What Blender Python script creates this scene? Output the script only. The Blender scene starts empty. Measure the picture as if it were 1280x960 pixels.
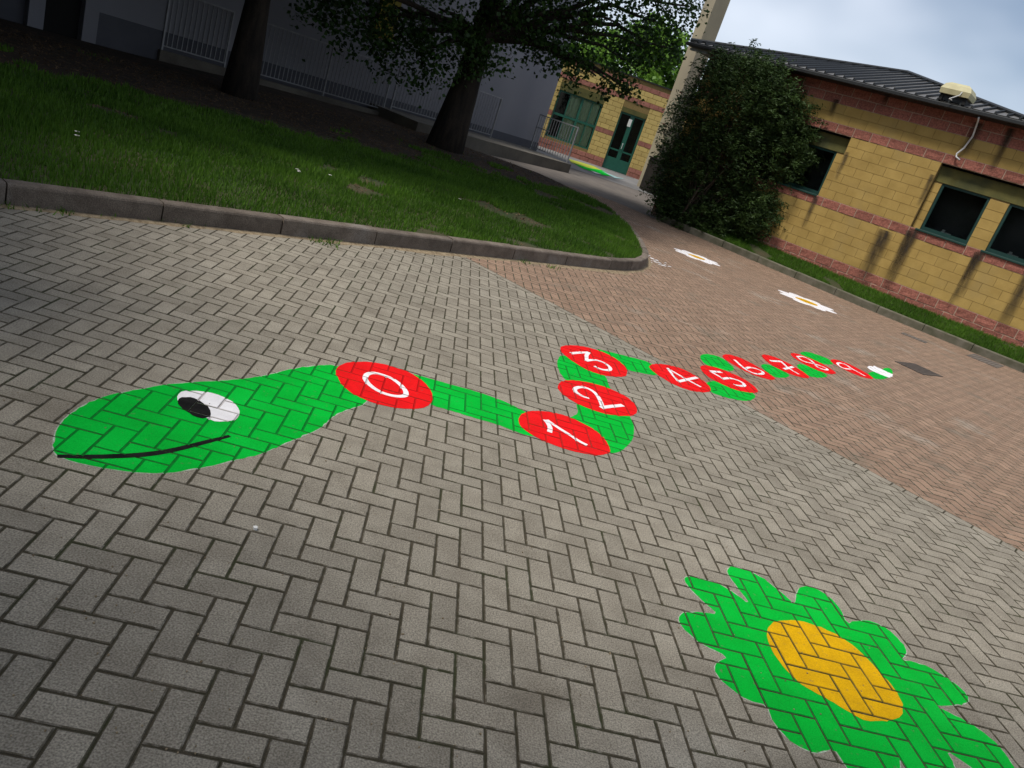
import bpy, math, random
import numpy as np
from mathutils import Matrix, Vector
from mathutils.geometry import tessellate_polygon
random.seed(7); RNG = np.random.default_rng(11)
scene = bpy.context.scene
col = scene.collection
S2 = math.sqrt(.5)

# ---------------------------------------------------------------- camera
F_PX, CAM = 970.5, np.array([.0485, -2.1299, 1.7086])
def _rot():
    rx, rz, ro = (math.radians(a) for a in (71.1737, -8.8942, 19.0856))
    return np.array((Matrix.Rotation(rz, 3, 'Z') @ Matrix.Rotation(rx, 3, 'X') @ Matrix.Rotation(ro, 3, 'Z')))
ROT = _rot()
cd = bpy.data.cameras.new('camera'); cam = bpy.data.objects.new('camera', cd); col.objects.link(cam)
cam.matrix_world = Matrix.Translation(CAM.tolist()) @ Matrix(ROT.tolist()).to_4x4()
cd.sensor_fit = 'HORIZONTAL'; cd.sensor_width = 36; cd.lens = F_PX / 1280 * 36
cd.clip_start = .05; cd.clip_end = 5000
scene.camera = cam

# ---------------------------------------------------------------- sky, sun, exposure
SUN_AZ, SUN_EL = math.atan2(-.80, -.42), math.radians(62)
world = bpy.data.worlds.new('World'); scene.world = world; world.use_nodes = True
wn, wl = world.node_tree.nodes, world.node_tree.links
bg = wn['Background']
sky = wn.new('ShaderNodeTexSky'); sky.sky_type = 'NISHITA'; sky.sun_disc = False
sky.sun_elevation = SUN_EL; sky.sun_rotation = SUN_AZ
sky.air_density = 1.0; sky.dust_density = 1.2; sky.ozone_density = 1.5
tc = wn.new('ShaderNodeTexCoord')
mp = wn.new('ShaderNodeMapping'); mp.inputs['Scale'].default_value = (1.2, 1.2, 2.2); mp.inputs['Location'].default_value = (.35, .1, .0)
cn = wn.new('ShaderNodeTexNoise'); cn.inputs['Scale'].default_value = 1.5; cn.inputs['Detail'].default_value = 4
cn.inputs['Roughness'].default_value = .52
cr = wn.new('ShaderNodeValToRGB'); cr.color_ramp.elements[0].position = .40; cr.color_ramp.elements[1].position = .68
mx = wn.new('ShaderNodeMixRGB'); mx.inputs['Color2'].default_value = (9.4, 10.1, 11.4, 1)
mlt = wn.new('ShaderNodeMath'); mlt.operation = 'MULTIPLY_ADD'; mlt.inputs[1].default_value = .75; mlt.inputs[2].default_value = .14
wl.new(tc.outputs['Generated'], mp.inputs[0]); wl.new(mp.outputs[0], cn.inputs['Vector'])
wl.new(cn.outputs['Fac'], cr.inputs[0]); wl.new(cr.outputs[0], mlt.inputs[0]); wl.new(mlt.outputs[0], mx.inputs['Fac'])
wl.new(sky.outputs[0], mx.inputs['Color1']); wl.new(mx.outputs[0], bg.inputs['Color'])
bg.inputs['Strength'].default_value = .061
sl = bpy.data.lights.new('sun', 'SUN'); sl.energy = 2.2; sl.angle = math.radians(11); sl.color = (1, .95, .87)
so = bpy.data.objects.new('sun', sl); col.objects.link(so)
sdir = Vector((math.sin(SUN_AZ) * math.cos(SUN_EL), math.cos(SUN_AZ) * math.cos(SUN_EL), math.sin(SUN_EL)))
so.rotation_euler = sdir.to_track_quat('Z', 'Y').to_euler()
vs = scene.view_settings; vs.view_transform = 'Standard'; vs.look = 'None'; vs.gamma = 1; vs.exposure = 0.74

# ---------------------------------------------------------------- helpers
def gz(x, y): return .0225 * max(0., y - 15.)
def ray(px, py): return ROT @ np.array([(px - 640) / F_PX, (480 - py) / F_PX, -1.])
def at(px, py, dz=0.):
    """ground point (dz above it) seen at a photograph pixel"""
    d = ray(px, py); z = 0.
    for _ in range(60):
        q = CAM + d * ((z + dz - CAM[2]) / d[2]); z = .5 * z + .5 * gz(q[0], q[1])
    return q
def at_depth(px, py, y):
    d = ray(px, py); return CAM + d * ((y - CAM[1]) / d[1])
def proj(P):
    c = (np.asarray(P, float) - CAM) @ ROT
    return 640 + F_PX * c[..., 0] / -c[..., 2], 480 - F_PX * c[..., 1] / -c[..., 2], -c[..., 2]

def tag(o, label=None, cat=None, group=None, kind=None):
    if label: o['label'] = label
    if cat: o['category'] = cat
    if group: o['group'] = group
    if kind: o['kind'] = kind
    return o
def empty(name, loc=(0, 0, 0), rz=0):
    o = bpy.data.objects.new(name, None); col.objects.link(o); o.location = loc; o.rotation_euler = (0, 0, rz)
    o.empty_display_size = .1
    return o
def link(name, me, parent=None):
    o = bpy.data.objects.new(name, me); col.objects.link(o)
    if parent: o.parent = parent
    return o
class MB:
    """collects shapes; build() links them as ONE mesh object"""
    def __init__(s): s.v = []; s.f = []
    def add(s, vs_, fs):
        n = len(s.v); s.v += [tuple(map(float, v)) for v in vs_]; s.f += [[i + n for i in f] for f in fs]; return s
    def box(s, x0, x1, y0, y1, z0, z1, b=0):
        if b <= 0:
            return s.add([(x0, y0, z0), (x1, y0, z0), (x1, y1, z0), (x0, y1, z0), (x0, y0, z1), (x1, y0, z1), (x1, y1, z1), (x0, y1, z1)],
                         [(0, 3, 2, 1), (4, 5, 6, 7), (0, 1, 5, 4), (1, 2, 6, 5), (2, 3, 7, 6), (3, 0, 4, 7)])
        X = (x0, x0 + b, x1 - b, x1); Y = (y0, y0 + b, y1 - b, y1)
        oct_ = lambda z, i: [(X[1 if i == 0 else 2 if False else 1], Y[0], z)]
        def ring(z, e):
            return [(x0 + b - e, y0 + (0 if e else b) * 0 + (b - e), z), (x1 - b + e, y0 + b - e, z), (x1 - b + e, y1 - b + e, z), (x0 + b - e, y1 - b + e, z)]
        r = ring(z0, 0) + ring(z0 + b, b) + ring(z1 - b, b) + ring(z1, 0)
        f = [(3, 2, 1, 0), (12, 13, 14, 15)]
        for k in range(3):
            for i in range(4): f.append((4 * k + i, 4 * k + (i + 1) % 4, 4 * k + 4 + (i + 1) % 4, 4 * k + 4 + i))
        return s.add(r, f)
    def tube(s, pts, rad, n=8, caps=True):
        pts = [np.array(p, float) for p in pts]; m = len(pts)
        rad = [rad] * m if np.isscalar(rad) else list(rad)
        vs_ = []; ref = None
        for i, p in enumerate(pts):
            t = pts[min(i + 1, m - 1)] - pts[max(i - 1, 0)]; t = t / (np.linalg.norm(t) + 1e-9)
            if ref is None: ref = np.array([1, 0, 0.]) if abs(t[0]) < .8 else np.array([0, 1., 0])
            u = np.cross(t, ref); u /= np.linalg.norm(u); w = np.cross(t, u); ref = np.cross(u, t)
            for k in range(n):
                a = 2 * math.pi * k / n; vs_.append(p + rad[i] * (math.cos(a) * u + math.sin(a) * w))
        fs = [(i * n + k, i * n + (k + 1) % n, (i + 1) * n + (k + 1) % n, (i + 1) * n + k) for i in range(m - 1) for k in range(n)]
        if caps: fs += [tuple(range(n))[::-1], tuple(range((m - 1) * n, m * n))]
        return s.add(vs_, fs)
    def prism(s, poly, z0, z1):
        n = len(poly)
        return s.add([(x, y, z0) for x, y in poly] + [(x, y, z1) for x, y in poly],
                     [tuple(range(n))[::-1], tuple(range(n, 2 * n))] + [(i, (i + 1) % n, n + (i + 1) % n, n + i) for i in range(n)])
    def mesh(s, name, m, smooth=False):
        me = bpy.data.meshes.new(name); me.from_pydata(s.v, [], s.f); me.materials.append(m)
        if smooth: me.polygons.foreach_set('use_smooth', [True] * len(me.polygons))
        me.update(); return me
    def build(s, name, m, parent=None, smooth=False): return link(name, s.mesh(name, m, smooth), parent)

def mesh_np(name, V, nper, m, tint=None):
    """V: (N, nper, 3) separate polygons"""
    N = len(V); me = bpy.data.meshes.new(name)
    me.vertices.add(N * nper); me.vertices.foreach_set('co', np.ascontiguousarray(V, dtype=np.float32).ravel())
    me.loops.add(N * nper); me.loops.foreach_set('vertex_index', np.arange(N * nper, dtype=np.int32))
    me.polygons.add(N); me.polygons.foreach_set('loop_start', np.arange(0, N * nper, nper, dtype=np.int32))
    if tint is not None:
        a = me.attributes.new('tint', 'FLOAT', 'FACE'); a.data.foreach_set('value', np.asarray(tint, dtype=np.float32))
    me.materials.append(m); me.update(calc_edges=True); return me

# ---------------------------------------------------------------- materials
def node_mat(name):
    m = bpy.data.materials.new(name); m.use_nodes = True
    nt = m.node_tree; return m, nt.nodes, nt.links, nt.nodes['Principled BSDF']
def rgb(c): return (c[0], c[1], c[2], 1)
def surf(name, c1, c2=None, scale=6., rough=.85, bump=.0, bscale=200., grain=0., gscale=300., rnd=None, rndamt=.0, spec=.3, detail=5, patch=None, metal=0, coord='Position', stretch=None, contrast=(.35, .65), wear=None):
    """noise-mottled surface. rnd: None | 'object' | 'face' brightness per piece. patch=(colour, scale, lo, hi)"""
    m, n, l, b = node_mat(name)
    geo = n.new('ShaderNodeNewGeometry'); vec = geo.outputs['Position']
    if coord == 'Object': tcn = n.new('ShaderNodeTexCoord'); vec = tcn.outputs['Object']
    if stretch:
        mpn = n.new('ShaderNodeMapping'); mpn.inputs['Scale'].default_value = stretch; l.new(vec, mpn.inputs[0]); svec = mpn.outputs[0]
    else: svec = vec
    def noise(sc, d=5, v=None):
        t = n.new('ShaderNodeTexNoise'); t.inputs['Scale'].default_value = sc; t.inputs['Detail'].default_value = d; l.new(v or vec, t.inputs['Vector']); return t.outputs['Fac']
    def ramp(src, lo, hi):
        r = n.new('ShaderNodeMapRange'); r.inputs['From Min'].default_value = lo; r.inputs['From Max'].default_value = hi; l.new(src, r.inputs['Value']); return r.outputs[0]
    def mix(f, a, c, mode='MIX'):
        t = n.new('ShaderNodeMixRGB'); t.blend_type = mode
        if isinstance(f, float): t.inputs['Fac'].default_value = f
        else: l.new(f, t.inputs['Fac'])
        for s_, v in (('Color1', a), ('Color2', c)):
            if isinstance(v, tuple): t.inputs[s_].default_value = v
            else: l.new(v, t.inputs[s_])
        return t.outputs[0]
    c = rgb(c1)
    if c2: c = mix(ramp(noise(scale, detail, svec), *contrast), rgb(c1), rgb(c2))
    if patch: c = mix(ramp(noise(patch[1], 4), patch[2], patch[3]), c, rgb(patch[0]))
    if wear: c = mix(ramp(noise(wear[1], 6), wear[2], wear[3]), c, rgb(wear[0]))
    def scaled(c, val, lo, hi):
        r = n.new('ShaderNodeMapRange'); r.inputs['To Min'].default_value = lo; r.inputs['To Max'].default_value = hi; l.new(val, r.inputs['Value'])
        cx = n.new('ShaderNodeCombineXYZ')
        for k in range(3): l.new(r.outputs[0], cx.inputs[k])
        return mix(1., c, cx.outputs[0], 'MULTIPLY')
    if grain: c = scaled(c, ramp(noise(gscale, 2), .3, .7), 1 - grain, 1 + grain)
    if rnd:
        if rnd == 'object': src = n.new('ShaderNodeObjectInfo').outputs['Random']
        else: at_ = n.new('ShaderNodeAttribute'); at_.attribute_name = 'tint'; src = at_.outputs['Fac']
        c = scaled(c, src, 1 - rndamt, 1 + rndamt)
    if isinstance(c, tuple): b.inputs['Base Color'].default_value = c
    else: l.new(c, b.inputs['Base Color'])
    b.inputs['Roughness'].default_value = rough; b.inputs['Specular IOR Level'].default_value = spec; b.inputs['Metallic'].default_value = metal
    if bump:
        bp = n.new('ShaderNodeBump'); bp.inputs['Strength'].default_value = bump; bp.inputs['Distance'].default_value = .01
        l.new(noise(bscale, 4), bp.inputs['Height']); l.new(bp.outputs[0], b.inputs['Normal'])
    return m
def leafmat(name, dark, light, trans=.35, rough=.45):
    m, n, l, b = node_mat(name)
    a = n.new('ShaderNodeAttribute'); a.attribute_name = 'tint'
    t = n.new('ShaderNodeMixRGB'); t.inputs[1].default_value = rgb(dark); t.inputs[2].default_value = rgb(light); l.new(a.outputs['Fac'], t.inputs[0])
    l.new(t.outputs[0], b.inputs['Base Color']); b.inputs['Roughness'].default_value = rough; b.inputs['Specular IOR Level'].default_value = .25
    tr = n.new('ShaderNodeBsdfTranslucent'); l.new(t.outputs[0], tr.inputs[0])
    ms = n.new('ShaderNodeMixShader'); ms.inputs[0].default_value = trans
    l.new(b.outputs[0], ms.inputs[1]); l.new(tr.outputs[0], ms.inputs[2]); l.new(ms.outputs[0], n['Material Output'].inputs[0])
    return m
def glassmat(name):
    m, n, l, b = node_mat(name)
    tr = n.new('ShaderNodeBsdfTransparent'); tr.inputs[0].default_value = (.86, .90, .88, 1)
    gl = n.new('ShaderNodeBsdfGlossy'); gl.inputs['Roughness'].default_value = .03
    fr = n.new('ShaderNodeFresnel'); fr.inputs[0].default_value = 1.30
    ms = n.new('ShaderNodeMixShader'); l.new(fr.outputs[0], ms.inputs[0]); l.new(tr.outputs[0], ms.inputs[1]); l.new(gl.outputs[0], ms.inputs[2])
    l.new(ms.outputs[0], n['Material Output'].inputs[0]); return m

GREY1, GREY2 = (.275, .248, .200), (.225, .200, .160)
RED1, RED2 = (.285, .193, .136), (.226, .152, .110)
def pavers_mat(name, a, b, rnd, amt): return surf(name, a, b, 7, .95, .5, 190, .42, 170, rnd, amt, .06, patch=((.33, .305, .255), 1.1, .60, .85), wear=((.160, .138, .108), 1.9, .58, .80))
MAT = dict(
 grey_paver=pavers_mat('grey paver concrete', GREY1, GREY2, 'object', .10), grey_field=pavers_mat('grey paver field concrete', GREY1, GREY2, 'face', .10),
 red_paver=pavers_mat('reddish paver concrete', RED1, RED2, 'object', .12), red_field=pavers_mat('reddish paver field concrete', RED1, RED2, 'face', .12),
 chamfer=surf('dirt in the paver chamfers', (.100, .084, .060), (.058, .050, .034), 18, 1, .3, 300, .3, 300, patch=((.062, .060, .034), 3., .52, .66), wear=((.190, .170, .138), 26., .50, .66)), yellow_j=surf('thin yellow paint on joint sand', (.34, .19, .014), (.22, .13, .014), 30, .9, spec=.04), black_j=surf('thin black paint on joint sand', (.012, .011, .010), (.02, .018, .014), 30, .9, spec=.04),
 joint=surf('joint sand', (.074, .060, .040), (.044, .040, .022), 14, 1, .5, 300, .3, 400, patch=((.042, .046, .020), 3., .52, .62)),
 path=surf('path concrete', (.150, .130, .112), (.115, .10, .088), 2.5, .9, .2, 120, .12, 80),
 ground=surf('bare ground', (.10, .085, .06), (.07, .07, .035), .7, 1, .3, 30, .2, 40),
 soil=surf('soil and leaf litter', (.050, .031, .020), (.028, .021, .014), 2.5, 1, .8, 60, .45, 55, patch=((.085, .055, .035), 5., .56, .68)),
 turf=surf('turf base', (.030, .045, .014), (.060, .050, .026), 1.6, 1, .8, 80, .4, 90),
 kerb=surf('weathered kerb concrete', (.165, .135, .108), (.108, .086, .068), 7, .93, .6, 130, .30, 120, 'object', .20, patch=((.19, .17, .15), 2.2, .55, .75)),
 kerb_r=surf('mossy kerb concrete', (.155, .142, .108), (.095, .092, .060), 5, .93, .6, 130, .25, 150, 'object', .12),
 sand=surf('washed sand', (.30, .235, .150), (.17, .125, .075), 22, 1, .6, 200, .35, 220),
 green=surf('green road paint', (.001, .420, .034), (.002, .360, .030), 7, .7, .35, 200, .16, 170, spec=.04, patch=((.003, .47, .045), 2.5, .5, .72), wear=((.10, .20, .08), 38., .64, .76)),
 red=surf('red road paint', (.74, .010, .012), (.64, .009, .010), 8, .7, .35, 200, .12, 170, spec=.04, wear=((.30, .06, .05), 38., .65, .78)),
 white=surf('white road paint', (.80, .78, .79), (.70, .68, .69), 14, .7, .3, 200, .06, 170, spec=.05),
 black=surf('black road paint', (.008, .008, .008), (.016, .015, .015), 14, .7, .35, 200, .2, 170, spec=.05),
 yellow=surf('yellow road paint', (.66, .37, .004), (.56, .31, .005), 9, .7, .35, 200, .14, 170, spec=.04, wear=((.30, .19, .05), 38., .63, .76)),
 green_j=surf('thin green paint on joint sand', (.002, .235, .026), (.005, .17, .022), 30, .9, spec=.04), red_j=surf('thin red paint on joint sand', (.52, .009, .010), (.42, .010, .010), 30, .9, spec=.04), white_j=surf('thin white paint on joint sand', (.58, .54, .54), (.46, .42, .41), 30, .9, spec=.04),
 chalk=surf('pale chalk line', (.42, .52, .40), (.26, .28, .23), 60, .95, .2, 260, .2, 300),
 yblock=surf('yellow block', (.400, .275, .085), (.335, .226, .066), 3.2, .9, .35, 70, .10, 120, 'object', .06, patch=((.33, .235, .085), 1.3, .56, .78)),
 rblock=surf('red split block', (.330, .128, .092), (.210, .078, .058), 26, .95, 1.0, 34, .28, 45, 'object', .14),
 yfar=surf('far yellow block', (.56, .42, .15), (.48, .35, .12), 1.6, .9, rnd='face', rndamt=.08), rfar=surf('far red block', (.36, .155, .115), (.27, .11, .085), 12, .95, .4, 30, rnd='face', rndamt=.14),
 mortar_l=surf('pale mortar', (.43, .31, .23), (.33, .24, .18), 20, .95), mortar_d=surf('stained mortar', (.25, .175, .065), (.19, .13, .05), 20, .95),
 olive=surf('olive painted lintel', (.115, .105, .030), (.075, .075, .024), 3, .8, .2, 60, .1, 60, patch=((.05, .055, .022), 1.6, .55, .7)),
 dgreen=surf('dark green metal', (.008, .045, .036), (.006, .034, .028), 8, .45, spec=.5), fgreen=surf('green window metal', (.012, .105, .070), (.010, .085, .058), 8, .45, spec=.5),
 roof=surf('dark roof metal', (.150, .146, .140), (.120, .117, .113), 2.5, .55, metal=.25, spec=.5), gutter=surf('gutter metal', (.020, .022, .022), (.014, .015, .016), 4, .5, spec=.4),
 cream=surf('cream cowl', (.50, .46, .27), (.42, .38, .22), 5, .6), dark=surf('dark void', (.012, .012, .012)), whitem=surf('white metal', (.62, .62, .60), (.5, .5, .5), 8, .5),
 stain=surf('damp stain', (.060, .042, .020), (.035, .026, .015), 8, .9),
 plaster=surf('grey plaster', (.262, .264, .290), (.225, .228, .255), .7, .95, .12, 50, .05, 60, stretch=(1, 1, .35)), plinth=surf('grey plinth', (.105, .108, .125), (.085, .088, .105), 1.5, .9, .1, 60),
 steel=surf('galvanised steel', (.33, .34, .36), (.25, .26, .28), 12, .5, metal=.4, spec=.5), slab=surf('walkway concrete', (.16, .145, .12), (.11, .10, .085), 2, .95, .3, 60, .15, 60), slabside=surf('dark slab edge', (.045, .038, .032), (.03, .026, .022), 3, .95),
 pale=surf('pale render', (.42, .41, .40), (.33, .32, .31), 4, .9), ochre=surf('ochre render', (.30, .25, .04), (.24, .20, .035), 3, .9),
 pillar=surf('raw concrete pillar', (.350, .300, .205), (.260, .225, .160), 1.4, .95, .3, 40, .08, 60, stretch=(1, 1, .3)),
 bark=surf('tree bark', (.036, .028, .021), (.016, .013, .011), 9, 1, 1., 40, .3, 60, stretch=(1, 1, .2)), twig=surf('twig bark', (.075, .055, .038), (.04, .03, .022), 20, .9),
 leaf=leafmat('broad leaf', (.010, .028, .007), (.050, .115, .018), .35), leaf_b=leafmat('bright leaf', (.060, .150, .018), (.20, .36, .05), .40),
 yew=leafmat('evergreen sprig', (.009, .024, .007), (.056, .100, .022), .2, .6), rose=leafmat('rose leaf', (.018, .036, .014), (.085, .105, .055), .2),
 grass=leafmat('grass blade', (.020, .064, .004), (.108, .228, .020), .3, .6), drygrass=leafmat('dry litter', (.06, .036, .018), (.17, .115, .065), .1, .9),
 blossom_w=surf('white blossom', (.75, .72, .68)), blossom_r=surf('red blossom', (.38, .02, .05)), rust=surf('rusty iron', (.100, .078, .064), (.066, .054, .046), 18, .8, .4, 120), curtain=surf('pale green curtain', (.62, .68, .50), (.48, .55, .38), 2.5, .9, stretch=(6, 1, .5)),
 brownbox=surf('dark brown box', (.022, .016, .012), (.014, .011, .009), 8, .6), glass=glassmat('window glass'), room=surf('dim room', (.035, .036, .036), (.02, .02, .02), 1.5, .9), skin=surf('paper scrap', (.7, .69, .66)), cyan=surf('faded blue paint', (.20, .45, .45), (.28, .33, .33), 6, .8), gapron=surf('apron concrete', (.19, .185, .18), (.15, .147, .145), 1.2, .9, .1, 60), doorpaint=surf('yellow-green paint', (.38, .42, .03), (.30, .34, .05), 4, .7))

# ================================================================ GROUND AND PAVEMENT
CB, CK, CR = 6.95, 6.25, 24.95          # x+y of the border row, y-x of the lawn kerb, x+y of the building kerb
g = MB()
g.add([(-900, -900, -.12), (900, -900, -.12), (900, 15, -.12), (-900, 15, -.12), (-900, 900, 19.8), (900, 900, 19.8)], [(0, 1, 2, 3), (3, 2, 5, 4)])
tag(g.build('ground', MAT['ground']), kind='structure')

# lawn outline (kerb outer edge): straight run, rounded tip, far edge
tip = [(2.45, 8.70), (2.80, 9.10), (3.18, 9.68), (3.45, 10.35), (3.62, 11.1), (3.78, 12.2), (3.90, 13.3), (3.97, 14.5), (3.93, 15.9), (3.78, 16.9), (3.54, 17.5), (3.18, 18.15), (2.80, 18.82), (2.16, 19.48), (1.48, 19.68), (.35, 19.75)]
lawn_poly = [(-9, -2.75)] + tip + [(-1.6, 21.7), (-14, 9.3), (-14, -2.75)]
def inside(poly, x, y):
    c = False; n = len(poly); j = n - 1
    for i in range(n):
        xi, yi = poly[i]; xj, yj = poly[j]
        if (yi > y) != (yj > y) and x < (xj - xi) * (y - yi) / (yj - yi) + xi: c = not c
        j = i
    return c
def hsh(a, b, c=0):
    v = math.sin(a * 127.1 + b * 311.7 + c * 74.7) * 43758.5453; return v - math.floor(v)

# ---- pavers: 20 x 10 cm herringbone on a 10 cm lattice
U, JT, BV, DEP = .1, .0060, .0034, .010
def clip_half(poly, a, b, c):
    """keep a*x+b*y<=c"""
    out = []
    for i in range(len(poly)):
        p, q = poly[i], poly[(i + 1) % len(poly)]
        dp, dq = a * p[0] + b * p[1] - c, a * q[0] + b * q[1] - c
        if dp <= 0: out.append(p)
        if (dp < 0 < dq) or (dq < 0 < dp):
            t = dp / (dp - dq); out.append((p[0] + t * (q[0] - p[0]), p[1] + t * (q[1] - p[1])))
    return out
def area(poly): return .5 * sum(poly[i][0] * poly[(i + 1) % len(poly)][1] - poly[(i + 1) % len(poly)][0] * poly[i][1] for i in range(len(poly)))
def inset(poly, d):
    out = list(poly)
    for i in range(len(poly)):
        p, q = poly[i], poly[(i + 1) % len(poly)]; ex, ey = q[0] - p[0], q[1] - p[1]; L = math.hypot(ex, ey)
        if L < 1e-6: continue
        nx, ny = ey / L, -ex / L
        out = clip_half(out, nx, ny, nx * p[0] + ny * p[1] - d)
        if len(out) < 3: return []
    return out
PAVERS = []     # dict(poly, cx, cy, plane, kind, full, rot)
def plane_of(cx, cy, key):
    z = (hsh(*key, 1) - .5) * .0018; ax = (hsh(*key, 2) - .5) * .012; ay = (hsh(*key, 3) - .5) * .012
    return (z, ax, ay)
def add_paver(x0, x1, y0, y1, kind, key, halfs=()):
    h = JT / 2
    poly = [(x0 + h, y0 + h), (x1 - h, y0 + h), (x1 - h, y1 - h), (x0 + h, y1 - h)]; full = True
    for (a, b, c) in halfs:
        if any(a * x + b * y > c for x, y in poly): poly = clip_half(poly, a, b, c); full = False
        if len(poly) < 3: return
    if not full and area(poly) < 6e-4: return
    cx, cy = (x0 + x1) / 2, (y0 + y1) / 2
    PAVERS.append(dict(poly=poly, cx=cx, cy=cy, pl=plane_of(cx, cy, key), kind=kind, full=full, vert=(y1 - y0) > (x1 - x0), tint=hsh(*key, 4) * (.1 if hsh(*key, 6) < .06 else 1)))
PW = .1 * S2 * 2 / 2      # border row half width in x+y terms is .0707
BW = .0707
for i in range(-75, 150):
    for j in range(-32, 205):
        k = (i - j) % 4
        if k == 0: r = (i, i + 2, j, j + 1)
        elif k == 3: r = (i, i + 1, j, j + 2)
        else: continue
        x0, x1, y0, y1 = (q * U for q in r); cx, cy = (x0 + x1) / 2, (y0 + y1) / 2; sm = cx + cy
        px, py, dd = proj(np.array([cx, cy, 0.])) if (cy - CAM[1]) > .25 else (640, 900, 1.)
        if dd < .3 and cy > -1.6: continue
        if cy > 0 or cy < -1.7 or abs(cx) > 4:
            if dd <= 0 or not (-330 < px < 1610 and -60 < py < 1330): continue
        if sm < CB + .25:
            if cy - cx > CK + .12: continue
            add_paver(x0, x1, y0, y1, 'grey', (i, j), ((S2, S2, (CB - BW) * S2 - JT / 2), (-S2, S2, (CK + .06) * S2)))
        if sm > CB - .25:
            if sm > CR + .2 or cy > 20.4: continue
            if inside(lawn_poly, cx - .10, cy + .10) and inside(lawn_poly, cx, cy): continue
            add_paver(x0, x1, y0, y1, 'red', (i, j), ((-S2, -S2, -(CB + BW) * S2 - JT / 2), (S2, S2, (CR + .05) * S2)))
# border row: grey pavers laid lengthwise along the seam
BORDER = []
t = -.3
while t < 9.2:
    L = .1 if hsh(int(t * 100), 5) < .28 else .2
    a, b = t + JT / 2, t + L - JT / 2; h = .05 - JT / 2
    mid = CB * S2
    P = lambda u, w: ((mid + w) * S2 + (u - 4.5) * S2 + .0, (mid + w) * S2 - (u - 4.5) * S2)
    poly = [P(a, -h), P(a, h), P(b, h), P(b, -h)]
    if area(poly) < 0: poly = poly[::-1]
    cx = sum(p[0] for p in poly) / 4; cy = sum(p[1] for p in poly) / 4
    if cy - cx < CK + .15:
        PAVERS.append(dict(poly=poly, cx=cx, cy=cy, pl=plane_of(cx, cy, (int(t * 100), 77)), kind='border', full=False, vert=False, tint=hsh(int(t * 50), 9)))
    t += L
# faces of one paver as (polygon xy, z at each corner)
def paver_faces(p):
    z0, ax, ay = p['pl']; cx, cy = p['cx'], p['cy']
    Z = lambda x, y, d: gz(x, y) + z0 + ax * (x - cx) + ay * (y - cy) - d
    o = p['poly']; ti = inset(o, BV)
    if len(ti) != len(o): return [([(x, y, Z(x, y, 0)) for x, y in o], 0)], o
    fs = [([(x, y, Z(x, y, 0)) for x, y in ti], 0)]
    n = len(o)
    for i in range(n):
        j = (i + 1) % n
        fs.append(([(o[i][0], o[i][1], Z(*o[i], .0022)), (o[j][0], o[j][1], Z(*o[j], .0022)), (ti[j][0], ti[j][1], Z(*ti[j], 0)), (ti[i][0], ti[i][1], Z(*ti[i], 0))], 1))
    return fs, o
# the nearest pavers in view are objects of their own
for p in PAVERS:
    px, py, dd = proj(np.array([p['cx'], p['cy'], 0.]))
    p['d'] = float(dd) if (dd > .3 and -25 < px < 1305 and -10 < py < 985) else 1e9
def pick(kinds, n):
    c = sorted([p for p in PAVERS if p['kind'] in kinds and p['full'] and p['d'] < 1e8], key=lambda p: p['d'])[:n]
    for p in c: p['own'] = True
    return c
own_grey, own_red = pick(('grey',), 300), pick(('red',), 300)
def paver_proto(vert, seed):
    w, l = (U, 2 * U) if vert else (2 * U, U); h = JT / 2; r = random.Random(seed)
    o = [(-w / 2 + h, -l / 2 + h), (w / 2 - h, -l / 2 + h), (w / 2 - h, l / 2 - h), (-w / 2 + h, l / 2 - h)]
    ti = [(x - math.copysign(BV + r.uniform(-.0006, .0014), x), y - math.copysign(BV + r.uniform(-.0006, .0014), y)) for x, y in o]
    v = [(x, y, 0) for x, y in ti] + [(x, y, -.0022) for x, y in o] + [(x, y, -DEP) for x, y in o]
    f = [(0, 1, 2, 3)] + [(4 + i, 4 + (i + 1) % 4, (i + 1) % 4, i) for i in range(4)] + [(8 + i, 8 + (i + 1) % 4, 4 + (i + 1) % 4, 4 + i) for i in range(4)]
    return v, f
def structure_sheet(name, poly, z, m):
    b = MB(); pts = [(x, y, gz(x, y) + z) for x, y in poly]; b.add(pts, [tuple(range(len(pts)))]); return tag(b.build(name, m), kind='structure')
# bedding sheets that show in the joints (cut at y=15 where the ground begins to rise)
grey_bed = structure_sheet('grey_pavement', [(-9, -3.4), (10.3, -3.4), ((CB - CK) / 2, (CB + CK) / 2), (-9, CK - 9)], -.0040, MAT['joint'])
rb = MB(); a0 = ((CB - CK) / 2, (CB + CK) / 2)
rb.add([(10.35, -3.4, -.0040), (28.35, -3.4, -.0040), (CR - 15, 15, -.0040), (0, 15, -.0040), (a0[0], a0[1], -.0040)], [(0, 1, 2, 3, 4)])
rb.add([(0, 15, -.0040), (CR - 15, 15, -.0040), (CR - 20.4, 20.4, .1215 - .0085), (0, 20.4, .1215 - .0085)], [(0, 1, 2, 3)])
red_bed = tag(rb.build('red_pavement', MAT['joint']), kind='structure')
protos = {(m, v, s): None for m in ('grey_paver', 'red_paver') for v in (0, 1) for s in range(4)}
for (m, v, s) in protos:
    vv, ff = paver_proto(v, 10 * s + v); me_ = MB().add(vv, ff).mesh('paver', MAT[m]); me_.materials.append(MAT['chamfer']); me_.polygons.foreach_set('material_index', [0] + [1] * 8); protos[(m, v, s)] = me_
for lst, m, par in ((own_grey, 'grey_paver', grey_bed), (own_red, 'red_paver', red_bed)):
    for q, p in enumerate(lst):
        o = link('paver', protos[(m, int(p['vert']), q % 4)], par)
        z0, ax, ay = p['pl']; o.location = (p['cx'], p['cy'], gz(p['cx'], p['cy']) + z0); o.rotation_euler = (ay, -ax, 0)
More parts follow.
